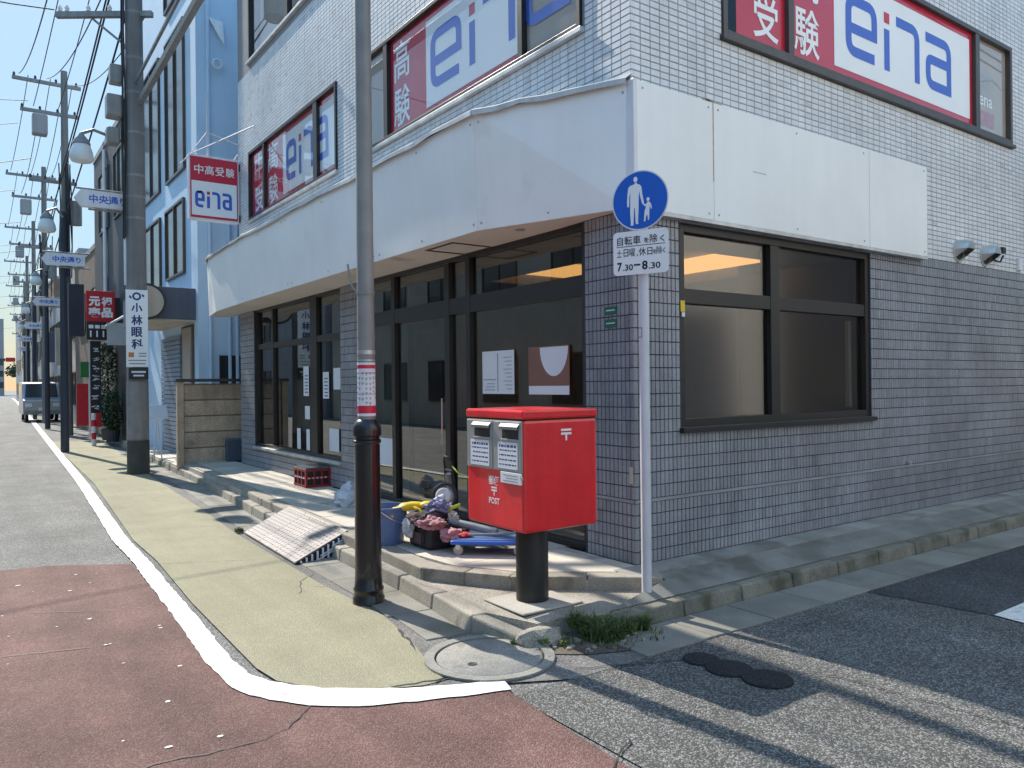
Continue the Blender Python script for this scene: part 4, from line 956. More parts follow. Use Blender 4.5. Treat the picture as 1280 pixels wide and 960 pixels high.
# ------------------------------------------------------------------ ramp plates
rp = thing('ramp', 'pale grey ribbed ramp plates bridging the kerb in front of the shop', 'ramp', (-1.4, 3.4, 0))
def ramp_pt(t, s):    # t along kerb 0 (near) .. 1 (far), s up the slope 0..1
    a = Vector((-1.775, 2.52, .012)).lerp(Vector((-1.70, 4.30, .012)), t); c = Vector((-1.20, 2.66, .215)).lerp(Vector((-1.13, 4.50, .215)), t)
    return a.lerp(c, s)
for k in range(3):
    t0, t1 = k/3+.003, (k+1)/3-.003
    pl_ = MB(); top = [ramp_pt(t0, 0), ramp_pt(t1, 0), ramp_pt(t1, 1), ramp_pt(t0, 1)]; bot = [p-Z*.012 for p in top]
    pl_.add(bot+top, [(3, 2, 1, 0), (4, 5, 6, 7), (0, 1, 5, 4), (1, 2, 6, 5), (2, 3, 7, 6), (3, 0, 4, 7)])
    pr = pl_.build('ramp_plate', 'rubber_grey', rp)
    rb = MB()
    for i in range(13):
        s = .03+i*.94/12; a, c = ramp_pt(t0+.006, s), ramp_pt(t1-.006, s); d = (ramp_pt(t0, 1)-ramp_pt(t0, 0)).normalized(); n = (c-a).normalized().cross(d).normalized(); n = n if n.z > 0 else -n
        rb.obox((a+c)/2+n*.0005, (c-a).normalized(), n, d, (c-a).length, .006, .03)
    for j in range(8):
        t = t0+.008+(t1-t0-.016)*j/7; a, c = ramp_pt(t, .02), ramp_pt(t, .98); e = (ramp_pt(t1, .5)-ramp_pt(t0, .5)).normalized(); d = (c-a).normalized(); n = e.cross(d); n = n if n.z > 0 else -n
        rb.obox((a+c)/2+n*.0005, d, n, e, (c-a).length, .0064, .03)
    o = rb.build('tread_rib', 'rubber_grey', pr, kind='stuff')
b = MB(); a, c, e = ramp_pt(0, .03)-Z*.016, ramp_pt(0, 1)-Z*.016, Vector((-1.20, 2.66, .0))
rib = MB()
for i in range(9):
    s = .1+i*.1; p = ramp_pt(0, s)-Z*.014; q = Vector((p.x, p.y, .0)); rib.obox((p+q)/2+Vector((0, -.012, 0)), X, Z, Y, .016, max(.01, p.z), .012)
for z in (.04, .085, .13, .17):
    s = (z+.016-.012)/.203; p = ramp_pt(0, s); q = ramp_pt(0, 1); rib.obox(Vector(((p.x+q.x)/2, (p.y+q.y)/2-.016, z)), (q-p).normalized()*Vector((1, 1, 0)).normalized().length, Z, Y, (q-p).length*.95, .012, .01)
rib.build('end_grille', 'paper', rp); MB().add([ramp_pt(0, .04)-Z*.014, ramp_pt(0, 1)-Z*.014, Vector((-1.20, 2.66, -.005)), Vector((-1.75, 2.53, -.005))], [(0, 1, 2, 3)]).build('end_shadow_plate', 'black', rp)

# ------------------------------------------------------------------ things left by the entrance
bk = thing('bucket', 'blue plastic bucket on the step beside the black pole base', 'bucket', (-1.10, 2.02, .2))
bx, by = -1.13, 1.98
def open_pan(b, c, r0, r1, h, th, n=28):
    c = Vector(c); v = []; pr = [(r0, 0), (r1, h-.02), (r1+.014, h-.02), (r1+.014, h), (r1-th, h), (r0-th, th)]
    for r, z in pr: v += [c+Vector((r*math.cos(2*math.pi*i/n), r*math.sin(2*math.pi*i/n), z)) for i in range(n)]
    f = [(k*n+i, k*n+(i+1) % n, (k+1)*n+(i+1) % n, (k+1)*n+i) for k in range(5) for i in range(n)]; f += [tuple(range(n))[::-1], tuple(range(5*n, 6*n))]
    return b.add(v, f)
open_pan(MB(), (bx, by, .2), .15, .185, .33, .006).build('pail', 'bucket', bk, smooth=True)
MB().tube([(bx+.19*math.cos(t), by+.19*math.sin(t), .505-.12*math.sin(math.pi*k/12)) for k, t in [(k, -2.3+2.6*k/12) for k in range(13)]], .004).build('handle', 'steel', bk, smooth=True)
for s in (-2.35, .35): MB().cyl((bx+.18*math.cos(s), by+.18*math.sin(s), .505), (bx+.205*math.cos(s), by+.205*math.sin(s), .505), .018, n=10).build('handle_lug', 'bucket', bk)
b = MB(); b.box(bx-.08, bx+.1, by-.02, by+.12, .21, .3); b.ico((bx, by, .44), .1, .09, .05, 2, .4, 3); tag(b.build('dark_cloth', 'bag_black'), 'dark rag stuffed down inside the blue bucket', 'cloth')
def cloth(name, label, cat, m, c, r, seed, noise=.35, rot=0, sub=3):
    from mathutils import noise as mn
    b = mbase(*c); b.ico(c, *r, 4, noise, seed); cc = Vector(c); off = Vector((seed*1.7, seed*.9, seed*2.3)); k = 1/max(r)
    for i, p in enumerate(b.v):
        q = (p-cc)*k; rid = 1-abs(mn.noise(q*2.6+off))*2; rid2 = 1-abs(mn.noise(q*6+off))*2
        b.v[i] = cc+(p-cc)*(.82+.22*rid+.10*rid2)
    o = b.build(name, m, smooth=True); o.rotation_euler.z = rot; return tag(o, label, cat)
# yellow glove with five fingers
gl = thing('rubber_glove', 'yellow rubber glove lying over the bucket rim and the bag', 'glove', (-.93, 1.80, .52))
b = MB(); b.ico((-.96, 1.83, .525), .135, .075, .04, 3, .12, 8); b.ico((-.84, 1.75, .535), .075, .06, .034, 3, .1, 9)
b.build('palm', 'yellow', gl, smooth=True)
for k, (dx, dy, dz, L) in enumerate(((-.05, .06, -.03, .08), (-.08, .03, -.05, .10), (-.09, -.01, -.055, .105), (-.07, -.05, -.05, .09), (.02, -.07, -.03, .07))):
    p = Vector((-1.06 if k < 4 else -.97, 1.85 + (k-1.5)*.02 if k < 4 else 1.77, .52)); MB().tube([p, p+Vector((dx, dy, dz*.4)), p+Vector((dx*1.5, dy*1.4, dz*1.4))], .016).build('finger', 'yellow', gl, smooth=True)
MB().tube([(-.80, 1.73, .54), (-.74, 1.69, .585), (-.71, 1.67, .60)], .035, 10).build('cuff', 'pouch', gl, smooth=True)
bg_ = thing('tool_bag', 'open black tool bag stuffed with coloured cloths beside the blue bucket', 'bag', (-.88, 1.62, .2))
b = MB(); b.box(-1.02, -.72, 1.42, 1.78, .2, .40); b.build('body', 'bag_black', bg_, bevel=.035)
MB().box(-1.0, -.74, 1.44, 1.76, .385, .41).build('opening', 'black', bg_, bevel=.01)
for yy in (1.5, 1.7): MB().tube([(-1.025, yy, .25), (-1.03, yy, .40), (-.99, yy, .50), (-.90, yy, .52), (-.80, yy, .48), (-.72, yy, .38)], .012).build('strap', 'bag_black', bg_, smooth=True)
for s in ((-1.028, 1.72),): MB().box(s[0]-.012, s[0], 1.52, 1.70, .24, .34).build('pocket', 'brown_cloth', bg_, bevel=.01)
cloth('cloth', 'dusty rose cloth folded over the front of the black tool bag', 'cloth', 'pink', (-.95, 1.50, .42), (.12, .13, .055), 21)
cloth('cloth', 'lilac blue cloth piled on top of the tool bag behind the yellow glove', 'cloth', 'purple', (-.79, 1.62, .52), (.11, .10, .075), 22)
cloth('cloth', 'white cloth pouch hanging down the bucket side of the tool bag', 'cloth', 'pouch', (-1.06, 1.70, .37), (.045, .075, .085), 23, .25)
cloth('cloth', 'brown and dark red rag drooping beside the white pouch', 'cloth', 'brown_cloth', (-1.03, 1.60, .45), (.06, .12, .05), 24)
cloth('cloth', 'bright pink cloth at the near end of the tool bag by the blue trolley', 'cloth', 'pink', (-.87, 1.30, .34), (.09, .10, .05), 25)
cloth('cloth', 'dark green crumpled cloth between the lilac cloth and the hand truck', 'cloth', 'leaf', (-.72, 1.72, .46), (.07, .1, .08), 28)
cloth('cloth', 'small skin coloured sponge cloth under the lime sponge', 'cloth', 'beige_wall', (-.74, 1.48, .45), (.05, .05, .05), 29)
sp = mbase(-.72, 1.52, .53); sp.obox((-.72, 1.52, .525), Vector((.8, -.5, .35)).normalized(), Vector((-.2, .3, .93)).normalized(), Vector((-.57, -.81, .13)).normalized(), .15, .03, .07)
tag(sp.build('sponge', 'lime', bevel=.008), 'lime green scrubbing sponge on top of the tool bag', 'sponge')
tb = mbase(-.72, 1.33, .40); tb.cyl((-.77, 1.47, .42), (-.58, 1.10, .365), .032, n=16); tb.cyl((-.58, 1.10, .365), (-.56, 1.07, .36), .036, n=16)
tag(tb.build('roll', 'teal', smooth=True), 'grey rolled tube lying across the tool bag towards the post box', 'roll')
tl = mbase(-.75, 1.2, .36)
tl.tube([(-.95, 1.32, .34), (-.60, .99, .36), (-.36, .86, .37)], .011); tag(tl.build('broom_handle', 'teal', smooth=True), 'thin grey handle lying over the blue trolley', 'handle')
# platform trolley
tr = thing('platform_trolley', 'bright blue low platform trolley under the post box with small grey castors', 'trolley', (-.62, 1.13, .2))
trd = Vector((.74, -.67, 0)); trn = Vector((.67, .74, 0)); tc = Vector((-.60, 1.10, .305))
MB().obox(tc, trd, Z, trn, .62, .035, .40).build('deck', 'trolley', tr, bevel=.014)
MB().obox(tc+Z*.02, trd, Z, trn, .54, .008, .33).build('deck_mat', 'bucket', tr, bevel=.003)
for i in (-1, 1):
    for j in (-1, 1):
        p = tc+trd*.25*i+trn*.15*j; ct = bpy.data.objects.new('castor', None); C.objects.link(ct); ct.parent = tr; ct.location = p-Vector(tr.location)
        MB().cyl(Vector((p.x, p.y, .24))-trn*.012, Vector((p.x, p.y, .24))+trn*.012, .04, n=16).build('wheel', 'slot_grey', ct, smooth=True)
        MB().obox(Vector((p.x, p.y, .268))-trn*.018, trd, Z, trn, .035, .04, .004).build('fork', 'steel', ct); MB().obox(Vector((p.x, p.y, .2835)), trd, Z, trn, .04, .006, .042).build('mount', 'steel', ct)
cloth('cloth', 'small red cloth lying on the corner of the blue trolley', 'cloth', 'banner_red', (-.80, 1.20, .345), (.06, .05, .022), 26)
# folding hand truck leaning by the door
ht = thing('hand_truck', 'black folding hand truck with tall handles behind the bag and post box', 'hand truck', (-.45, 2.0, .2))
hx, hy = -.46, 1.98
b = MB()
for s in (-.075, .075):
    b.tube([(hx+.05, hy+s, .22), (hx, hy+s, .6), (hx-.03, hy+s*.9, .88), (hx-.05, hy+s*.4, .92), (hx-.05, hy, .925)], .012)
b.build('frame', 'black', ht, smooth=True)
for z in (.35, .5, .65, .8): MB().tube([(hx+.05-(z-.22)*.12, hy-.075, z), (hx+.05-(z-.22)*.12, hy+.075, z)], .009).build('rung', 'pole_grey', ht, smooth=True)
MB().obox((hx-.07, hy, .215), Y, Z, X, .26, .008, .2).build('toe_plate', 'steel', ht)
for s in (-.13, .13):
    wh = MB().cyl((hx+.05, hy+s-.015, .275), (hx+.05, hy+s+.015, .275), .075, n=20).build('wheel', 'black', ht, smooth=True); MB().cyl((hx+.05, hy+s-.018, .275), (hx+.05, hy+s+.018, .275), .03, n=12).build('hub', 'slot_grey', wh, smooth=True)
MB().tube([(hx-.03, hy-.08, .84), (hx-.10, hy-.30, .80), (hx-.08, hy-.5, .77)], .007).build('strap', 'lime', ht, smooth=True)
MB().cyl((hx-.02, hy-.02, .60), (hx-.06, hy-.05, .77), .03, n=12).build('folded_arm', 'pole_grey', ht, smooth=True)
hr = thing('hose_reel', 'white round drum in a dark grey ring propped behind the tool bag', 'reel', (-.62, 1.83, .45))
ax = Vector((-.75, -.6, .25)).normalized(); c0 = Vector((-.62, 1.83, .58))
MB().cyl(c0-ax*.05, c0+ax*.04, .085, .075, n=24).build('drum', 'pouch', hr, smooth=True, bevel=.012)
a_ = ax.orthogonal().normalized(); b_ = ax.cross(a_)
MB().tube([c0+.115*(math.cos(t*math.pi/12)*a_+math.sin(t*math.pi/12)*b_) for t in range(25)], .014).build('ring', 'black', hr, smooth=True)
MB().cyl((-.62, 1.86, .2), (-.62, 1.85, .5), .02, n=10).build('stand', 'black', hr)
# crate
cr = thing('crate', 'red and black drinks crate with a clear lid on the terrace under the shop window', 'crate', (-.16, 6.25, .2))
cx0, cx1, cy0, cy1 = -.36, .0, 6.02, 6.50
b = MB()
for z0, z1 in ((.205, .235), (.315, .345), (.42, .445)): b.box(cx0, cx1, cy0, cy0+.015, z0, z1); b.box(cx0, cx1, cy1-.015, cy1, z0, z1); b.box(cx0, cx0+.015, cy0+.016, cy1-.016, z0, z1); b.box(cx1-.015, cx1, cy0+.016, cy1-.016, z0, z1)
for k in range(4):
    y = cy0+.0165+k*(cy1-cy0-.06)/3
    for (e, g) in ((.236, .314), (.346, .419)): b.box(cx0+.001, cx0+.013, y, y+.025, e, g)
for k in range(4):
    x = cx0+k*(cx1-cx0-.025)/3
    for (e, g) in ((.236, .314), (.346, .419)): b.box(x, x+.025, cy0+.001, cy0+.013, e, g)
b.build('slatted_side', 'crate_red', cr)
MB().box(cx0+.016, cx1-.016, cy0+.016, cy1-.016, .21, .42).build('bottle_tray', 'black', cr)
MB().box(cx0+.002, cx1-.002, cy0+.002, cy1-.002, .446, .475).build('lid', 'clear', cr, bevel=.008)
b = MB()
for k in range(5): b.box(cx0-.0012, cx0-.0002, cy0+.05+k*.085, cy0+.10+k*.085, .322, .338); b.box(cx0+.03+k*.06, cx0+.06+k*.06, cy0-.0012, cy0-.0002, .322, .338)
b.build('print', 'paper', cr)
sk = mbase(-.52, 4.2, .2); sk.ico((-.52, 4.22, .27), .16, .2, .11, 3, .35, 31); sk.ico((-.45, 4.35, .34), .1, .12, .1, 3, .4, 32)
tag(sk.build('sack', 'pouch', smooth=True), 'crumpled white sack on the terrace left of the black pole base', 'sack')

# ------------------------------------------------------------------ plank fence
fn = thing('plank_fence', 'weathered precast concrete plank fence standing across the terrace', 'fence', (-.4, 10.98, .16))
for (a, c) in ((-.96, -.84), (.55, .67)): MB().box(a, c, 10.92, 11.04, .1, 1.70).build('post', 'fence', fn, bevel=.008)
for k in range(5): MB().box(-.835, .545, 10.955+.004*(k % 2), 11.005, .18+k*.298, .18+(k+1)*.298-.022).build('plank', 'fence', fn, bevel=.005)
MB().box(-.835, .545, 11.007, 11.02, .18, 1.67).build('backing', 'fence', fn)
MB().box(-.98, .70, 10.90, 11.06, 1.704, 1.76).build('cap_rail', 'bronze_warm', fn, bevel=.005)
b = mbase(.02, 10.5, .2); b.prism([(-.16, 10.62), (.16, 10.62), (.2, 10.9), (-.12, 10.9)], .2, .62)
tag(b.build('storage_box', 'blue_dark', bevel=.02), 'dark slate plastic box tucked between the plank fence and the shop wall', 'box')
# ------------------------------------------------------------------ neighbours along the street
def building(name, label, x0, x1, y0, y1, h, m, win=None, extra=None, base=(None), group=None, face='A', wm='dark_glass', parapet=True):
    t = thing(name, label, 'building', ((x0), (y0), 0), group)
    MB().box(x0, x1, y0, y1, -.02, h).build('wall', m, t)
    if parapet: MB().box(x0-.03, x1+.03, y0-.02, y1+.02, h+.002, h+.18).build('roof', 'grey_wall', t)
    for (fc, u0, u1, z0, z1) in (win or []):
        w_ = bpy.data.objects.new('window', None); C.objects.link(w_); w_.parent = t
        px = (x0, (u0+u1)/2) if fc == 'A' else (x1, (u0+u1)/2) if fc == 'E' else ((u0+u1)/2, y0) if fc == 'B' else ((u0+u1)/2, y1)
        w_.location = Vector((px[0], px[1], z0))-Vector(t.location)
        def fb(a, c, e, g, d0, d1):
            b = MB()
            if fc == 'A': b.box(x0-d1, x0-d0, a, c, e, g)
            elif fc == 'E': b.box(x1+d0, x1+d1, a, c, e, g)
            elif fc == 'B': b.box(a, c, y0-d1, y0-d0, e, g)
            else: b.box(a, c, y1+d0, y1+d1, e, g)
            return b
        fb(u0, u1, z0, z1, .002, .02).build('pane', wm, w_)
        f = MB()
        for (a, c, e, g) in ((u0-.05, u0, z0-.05, z1+.05), (u1, u1+.05, z0-.05, z1+.05), (u0, u1, z0-.05, z0), (u0, u1, z1, z1+.05), ((u0+u1)/2-.02, (u0+u1)/2+.02, z0, z1)):
            q = fb(a, c, e, g, .002, .06); f.add(q.v, q.f)
        f.build('frame', 'bronze_warm', w_)
    return t
bl = building('blue_building', 'pale blue rendered building behind the plank fence with a slate awning over its door', -.28, 7, 12.15, 18.4, 12.5, 'blue_wall',
              [('A', 13.1, 14.8, 6.3, 9.4), ('A', 15.6, 17.6, 6.3, 9.4), ('A', 13.2, 14.9, 4.1, 5.6), ('A', 15.6, 17.6, 4.0, 5.6), ('A', 13.1, 14.8, 10.2, 11.8)])
MB().box(-1.12, -.283, 12.35, 15.6, 2.98, 3.62).build('awning', 'blue_dark', bl, bevel=.01)
MB().box(-1.10, -.283, 12.37, 15.58, 2.95, 2.978).build('awning_soffit', 'beige_wall', bl)
MB().box(-.31, -.281, 12.5, 13.5, .15, 2.9).build('doorway', 'interior_dark', bl)
MB().box(-.34, -.31, 12.62, 13.3, 1.6, 2.85).build('door_blind', 'beige_film', bl)
sh = MB()
for k in range(26): sh.box(-.33, -.29, 13.6, 15.5, .15+k*.1, .15+k*.1+.085)
sh.build('shutter', 'blue_shutter', bl)
for (x, z1) in ((-.06, 12), (.32, 5.0), (.47, 5.0)): MB().cyl((x, 12.09, .1), (x, 12.09, z1), .035, n=10).build('downpipe', 'blue_wall', bl, smooth=True)
MB().box(.12, .9, 12.10, 12.148, .2, 2.25).build('side_opening', 'black', bl)
MB().tube([(.1, 12.1, 3.6), (.2, 12.0, 3.5), (.3, 12.02, 3.62), (.42, 12.05, 3.5)], .02).build('cable_clip', 'black', bl)
wb = MB(); wb.add([(-.05, 12.1, 9.15), (.25, 12.1, 9.1), (.25, 12.0, 8.6)], [(0, 1, 2)]); o = wb.build('bracket', 'white_paint', bl); o.modifiers.new('t', 'SOLIDIFY').thickness = .03
MB().tube([(.12+.09*math.cos(t*math.pi/8), 12.05, 8.2+.09*math.sin(t*math.pi/8)) for t in range(17)], .025).build('bracket_ring', 'white_paint', bl)
rs = thing('round_sign', 'round cream shop sign in a dark ring half hidden behind the utility pole', 'sign', (-1.22, 12.28, 2.95))
MB().cyl((-1.22, 12.24, 3.3), (-1.22, 12.33, 3.3), .36, n=28).build('ring', 'charcoal', rs, smooth=True)
MB().cyl((-1.22, 12.225, 3.3), (-1.22, 12.2395, 3.3), .31, n=28).build('face', 'beige_wall', rs)
st = thing('sign_stand', 'slim white sign stand with a tilted board outside the blue building', 'stand', (-.95, 13.0, .1))
MB().tube([(-1.0, 12.9, .1), (-.92, 13.0, 1.0)], .014).build('leg', 'white_paint', st); MB().tube([(-.84, 12.9, .1), (-.92, 13.0, 1.0)], .014).build('leg', 'white_paint', st); MB().tube([(-.92, 13.3, .1), (-.92, 13.0, 1.0)], .014).build('leg', 'white_paint', st)
MB().obox((-.92, 13.0, 1.1), X, Vector((0, .6, .8)), Vector((0, -.8, .6)), .42, .34, .02).build('board', 'paper', st, bevel=.004)
struct(MB().prism([(-.93, 11.05), (-.80, 14.5), (-.30, 23.5), (.1, 23.5), (-.27, 18.4), (-.27, 11.05)][::-1], -.02, .14).build('pavement', 'paving'))
ch = building('charcoal_building', 'dark charcoal shop building beyond the blue one with a white downpipe', -.45, 6, 18.45, 25.4, 9.2, 'charcoal', [('A', 19.6, 21, 6.6, 8.4), ('A', 22.2, 24, 6.6, 8.4)])
for (y, z0, z1) in ((18.9, 4.4, 9), (22.6, 3.2, 9)): MB().cyl((-.52, y, z0), (-.52, y, z1), .06, n=10).build('downpipe', 'white_paint', ch, smooth=True)
MB().box(-.48, -.451, 18.8, 25, .1, 3.1).build('shop_front', 'interior_dark', ch)
hs = MB()
for k in range(12): hs.box(-.5, -.481, 18.9, 20.1, .3+.14*k, .3+.14*k+.1)
hs.build('louvre', 'charcoal', ch)
MB().add([(-.45, 18.7, 3.6), (-.45, 19.9, 3.6), (-1.0, 19.9, 3.25), (-1.0, 18.7, 3.25)], [(0, 1, 2, 3)]).build('awning', 'flash', ch).modifiers.new('t', 'SOLIDIFY').thickness = .05
MB().box(-1.02, -.5, 18.75, 18.80, 2.75, 3.35).build('awning_end', 'slot_grey', ch)
building('brown_building', 'brown shop house with a green sign past the charcoal building', -.25, 6, 25.5, 33, 6.6, 'brown_wall', [('A', 26.5, 28.5, 3.8, 5.2), ('A', 29.5, 31.5, 3.8, 5.2)])
FB = [('pale_shop_house', 'pale plaster shop house four doors along the street', 33.2, 41, 7.4, 'beige_wall'), ('grey_shop_house', 'grey shop house five doors along the street', 41.2, 50, 6.3, 'grey_wall'),
      ('brown_shop_house', 'tall brown shop house six doors along the street', 50.3, 60, 8.3, 'brown_wall'), ('white_shop_house', 'low pale grey shop house seven doors along the street', 60.4, 74, 6.6, 'grey_wall'),
      ('tan_block', 'tan block eight doors along the street', 74.5, 95, 9.0, 'beige_wall'), ('grey_block', 'tall grey block towards the far end of the street', 95.5, 118, 10.5, 'grey_wall')]
for nm, lb, a, c, h, mm in FB:
    xo = -.2+(a-28)*.03
    building(nm, lb, xo, xo+7, a, c, h, mm, [('A', a+1+k*(c-a-1)/3, a+1+k*(c-a-1)/3+(c-a)/5, z, z+1.4) for k in range(3) for z in (.9, 3.8)])
for nm, lb, x0, x1, y0, y1, h, mm in [('apartment_block', 'hazy grey apartment block closing the end of the street', 9, 24, 190, 205, 13, 'hill'), ('apartment_block', 'small dark block at the extreme left edge of the photo', -3, 5.2, 240, 250, 20, 'grey_wall'), ('apartment_block', 'hazy low block between the far trees and the street', 10.5, 16, 215, 225, 11, 'hill')]:
    building(nm, lb, x0, x1, y0, y1, h, mm, [('B', x0+1+k*(x1-x0-1)/4, x0+1+k*(x1-x0-1)/4+1.6, z, z+1.5) for k in range(4) for z in (2, 5, 8)])
# far trees closing the street
def tree(x, y, h, r, label, seed):
    t = thing('street_tree', label, 'tree', (x, y, 0), 'trees at the far end of the street')
    MB().cyl((x, y, 0), (x, y, h*.6), .25, .12, n=8).build('trunk', 'bark', t)
    rr = random.Random(seed); lm = MB()
    for k in range(4): a = rr.uniform(0, 6.3); lm.tube([(x, y, h*.4), (x+math.cos(a)*r*.5, y+math.sin(a)*r*.5, h*.7)], .07, 5)
    lm.build('limb', 'bark', t)
    b = MB()
    cl = [(rr.uniform(-1, 1)*r*.7, rr.uniform(-1, 1)*r*.7, rr.uniform(-.6, 1)*r*.7, rr.uniform(.25, .5)*r) for k in range(9)]
    for k in range(900):
        cx, cy, cz, cr_ = cl[k % 9]; d = Vector((rr.gauss(0, 1), rr.gauss(0, 1), rr.gauss(0, 1))).normalized()*cr_*rr.uniform(.5, 1.1)
        p = Vector((x+cx, y+cy, h*.72+cz))+d; s = rr.uniform(.15, .4); a = Vector((rr.gauss(0, 1), rr.gauss(0, 1), rr.gauss(0, 1))).normalized(); q = a.orthogonal().normalized(); e = a.cross(q)
        b.add([p+q*s, p+e*s*.6, p-q*s, p-e*s*.6], [(0, 1, 2, 3)])
    b.build('crown', 'leaf_far', t, fix=False)
for k, (x, y, h, r, lb) in enumerate([(6.3, 150, 9, 3.2, 'dark bushy tree at the far end of the street, nearest to the poles'), (8.0, 165, 8, 3.0, 'smaller rounded tree behind the first at the far end of the street'), (5.6, 185, 7, 2.6, 'far tree left of the others closing the street'), (9.5, 145, 10, 3.2, 'tall dark tree beside the last tan block of the street')]): tree(x, y, h, r, lb, k)

# ------------------------------------------------------------------ utility poles, lamps, cables
def wire(b, p, q, r, sag, n=12):
    p, q = Vector(p), Vector(q); b.tube([p.lerp(q, i/n)-Z*sag*4*(i/n)*(1-i/n) for i in range(n+1)], r, 5)
def cable(p, q, r=.012, sag=.3, label='thin black overhead cable strung from pole to pole along the street', group='overhead cables along the street'):
    b = mbase(*p); wire(b, p, q, r, sag); return tag(b.build('overhead_cable', 'cable', smooth=True), label, 'cable', group)
def insul(b, p): b.lathe(p, [(.02, 0), (.045, .03), (.03, .05), (.045, .08), (.02, .13)], 8)
UX, UY = -1.5, 11.65
up = thing('utility_pole', 'thick concrete utility pole carrying a tall white vertical signboard', 'utility pole', (UX, UY, 0))
MB().cyl((UX, UY, -.02), (UX, UY, 14.2), .19, .125, n=28).build('shaft', 'util', up, smooth=True)
MB().cyl((UX, UY, -.01), (UX, UY, .62), .196, .1945, n=28).build('wrap', 'util_band', up, smooth=True)
MB().cyl((UX, UY, .64), (UX, UY, 1.72), .1925, .187, n=28)  .build('upper_wrap', 'pole_grey', up, smooth=True)
nv = Vector((CAM.x-UX, CAM.y-UY, 0)).normalized(); nr_ = Vector((-nv.y, nv.x, 0)); nr_ = nr_ if nr_.dot(RT) > 0 else -nr_
sb = bpy.data.objects.new('signboard', None); C.objects.link(sb); sb.parent = up; sb.location = Vector((UX, UY, 1.75))+nv*.2-Vector(up.location)
def on(b, cx, z0, z1, w_, d, th): b.obox(Vector((UX, UY, (z0+z1)/2))+nv*d+nr_*cx, nr_, Z, nv, w_, z1-z0, th); return b
on(MB(), 0, 1.99, 3.42, .37, .205, .02).build('plate', 'white_film', sb); on(MB(), .02, 1.76, 1.975, .33, .205, .022).build('lower_plate', 'black_print', sb)
b = MB(); lb = MB()
for k, chh in enumerate('小林眼科'): text(b, chh, Vector((UX, UY, 3.08-k*.222))+nv*.2165, nr_, Z, .19, .19, lift=0, bold=.03)
b.build('lettering', 'navy_print', sb, fix=False)
q = Vector((UX, UY, 3.30))+nv*.2165; lo, li = disc2(0, 0, .075, 24), disc2(0, 0, .042, 24)
lb.flat(lo+li, [(j, (j+1) % 24, 24+(j+1) % 24, 24+j) for j in range(24)], q, nr_, Z)
lb.flat([(-.13, -.02), (-.085, -.05), (-.085, -.01), (-.12, .02)], [(0, 1, 2, 3)], q, nr_, Z); lb.flat([(.13, .02), (.085, .05), (.085, .01), (.12, -.02)], [(0, 1, 2, 3)], q, nr_, Z)
lb.build('emblem', 'navy_print', sb, fix=False)
b = MB()
for (cx, z, w_) in ((.09, 2.23, .13), (.09, 2.18, .13), (-.0, 2.10, .30), (0, 2.04, .28)): on(b, cx, z, z+.022, w_, .2163, .001)
b.build('small_print', 'grey_print', sb); b = MB(); on(b, -.1, 2.17, 2.26, .09, .2163, .001); b.build('arrow_mark', 'orange_print', sb)
b = MB(); on(b, .02, 1.88, 1.915, .24, .2168, .001); on(b, .02, 1.815, 1.845, .18, .2168, .001); b.build('lower_print', 'paper', sb)
for z in (4.75, 5.15, 5.55, 6.35, 7.1, 7.75, 8.6): MB().cyl((UX, UY, z), (UX, UY, z+.05), .185-.0045*z+.006, n=20).build('band', 'pole_grey', up, smooth=True)
b = MB(); rr = random.Random(8)
for k in range(6):
    a = 2.5+k*.22+rr.uniform(-.1, .1); off = Vector((math.cos(a), math.sin(a), 0))*.185
    pts = [Vector((UX, UY, z))+off*(1+.25*rr.random()) for z in (4.4, 5.6, 6.4, 7.2, 8.1, 9.4)]; b.tube(pts, rr.uniform(.008, .016), 6)
b.build('riser_cable', 'cable', up)
arm_d = Vector((-.82, .58, 0)).normalized()
MB().obox(Vector((UX, UY, 8.62))+arm_d*.55, arm_d, Z, Vector((-arm_d.y, arm_d.x, 0)), 1.8, .1, .1).build('crossarm', 'pole_grey', up)
MB().obox(Vector((UX, UY, 10.6))+arm_d*.2, arm_d, Z, Vector((-arm_d.y, arm_d.x, 0)), 2.2, .1, .1).build('crossarm', 'pole_grey', up)
MB().tube([Vector((UX, UY, 7.9)), Vector((UX, UY, 8.57))+arm_d*.8], .022).build('brace', 'pole_grey', up)
for s in (.45, .85, 1.25, 1.38): b = MB(); insul(b, Vector((UX, UY, 8.67))+arm_d*s); b.build('insulator', 'lantern', up)
for (dx, dy, z, sx, sy, sz) in ((-.34, .12, 6.85, .26, .3, .42), (-.30, .1, 7.45, .22, .24, .35), (-.36, .15, 6.3, .22, .3, .3)): MB().box(UX+dx-sx/2, UX+dx+sx/2, UY+dy-sy/2, UY+dy+sy/2, z-sz/2, z+sz/2).build('junction_box', 'pole_grey', up, bevel=.03)
MB().cyl((UX+.35, UY+.1, 9.3), (UX+.35, UY+.1, 10.2), .26, n=20).build('transformer', 'grey_wall', up, smooth=True)
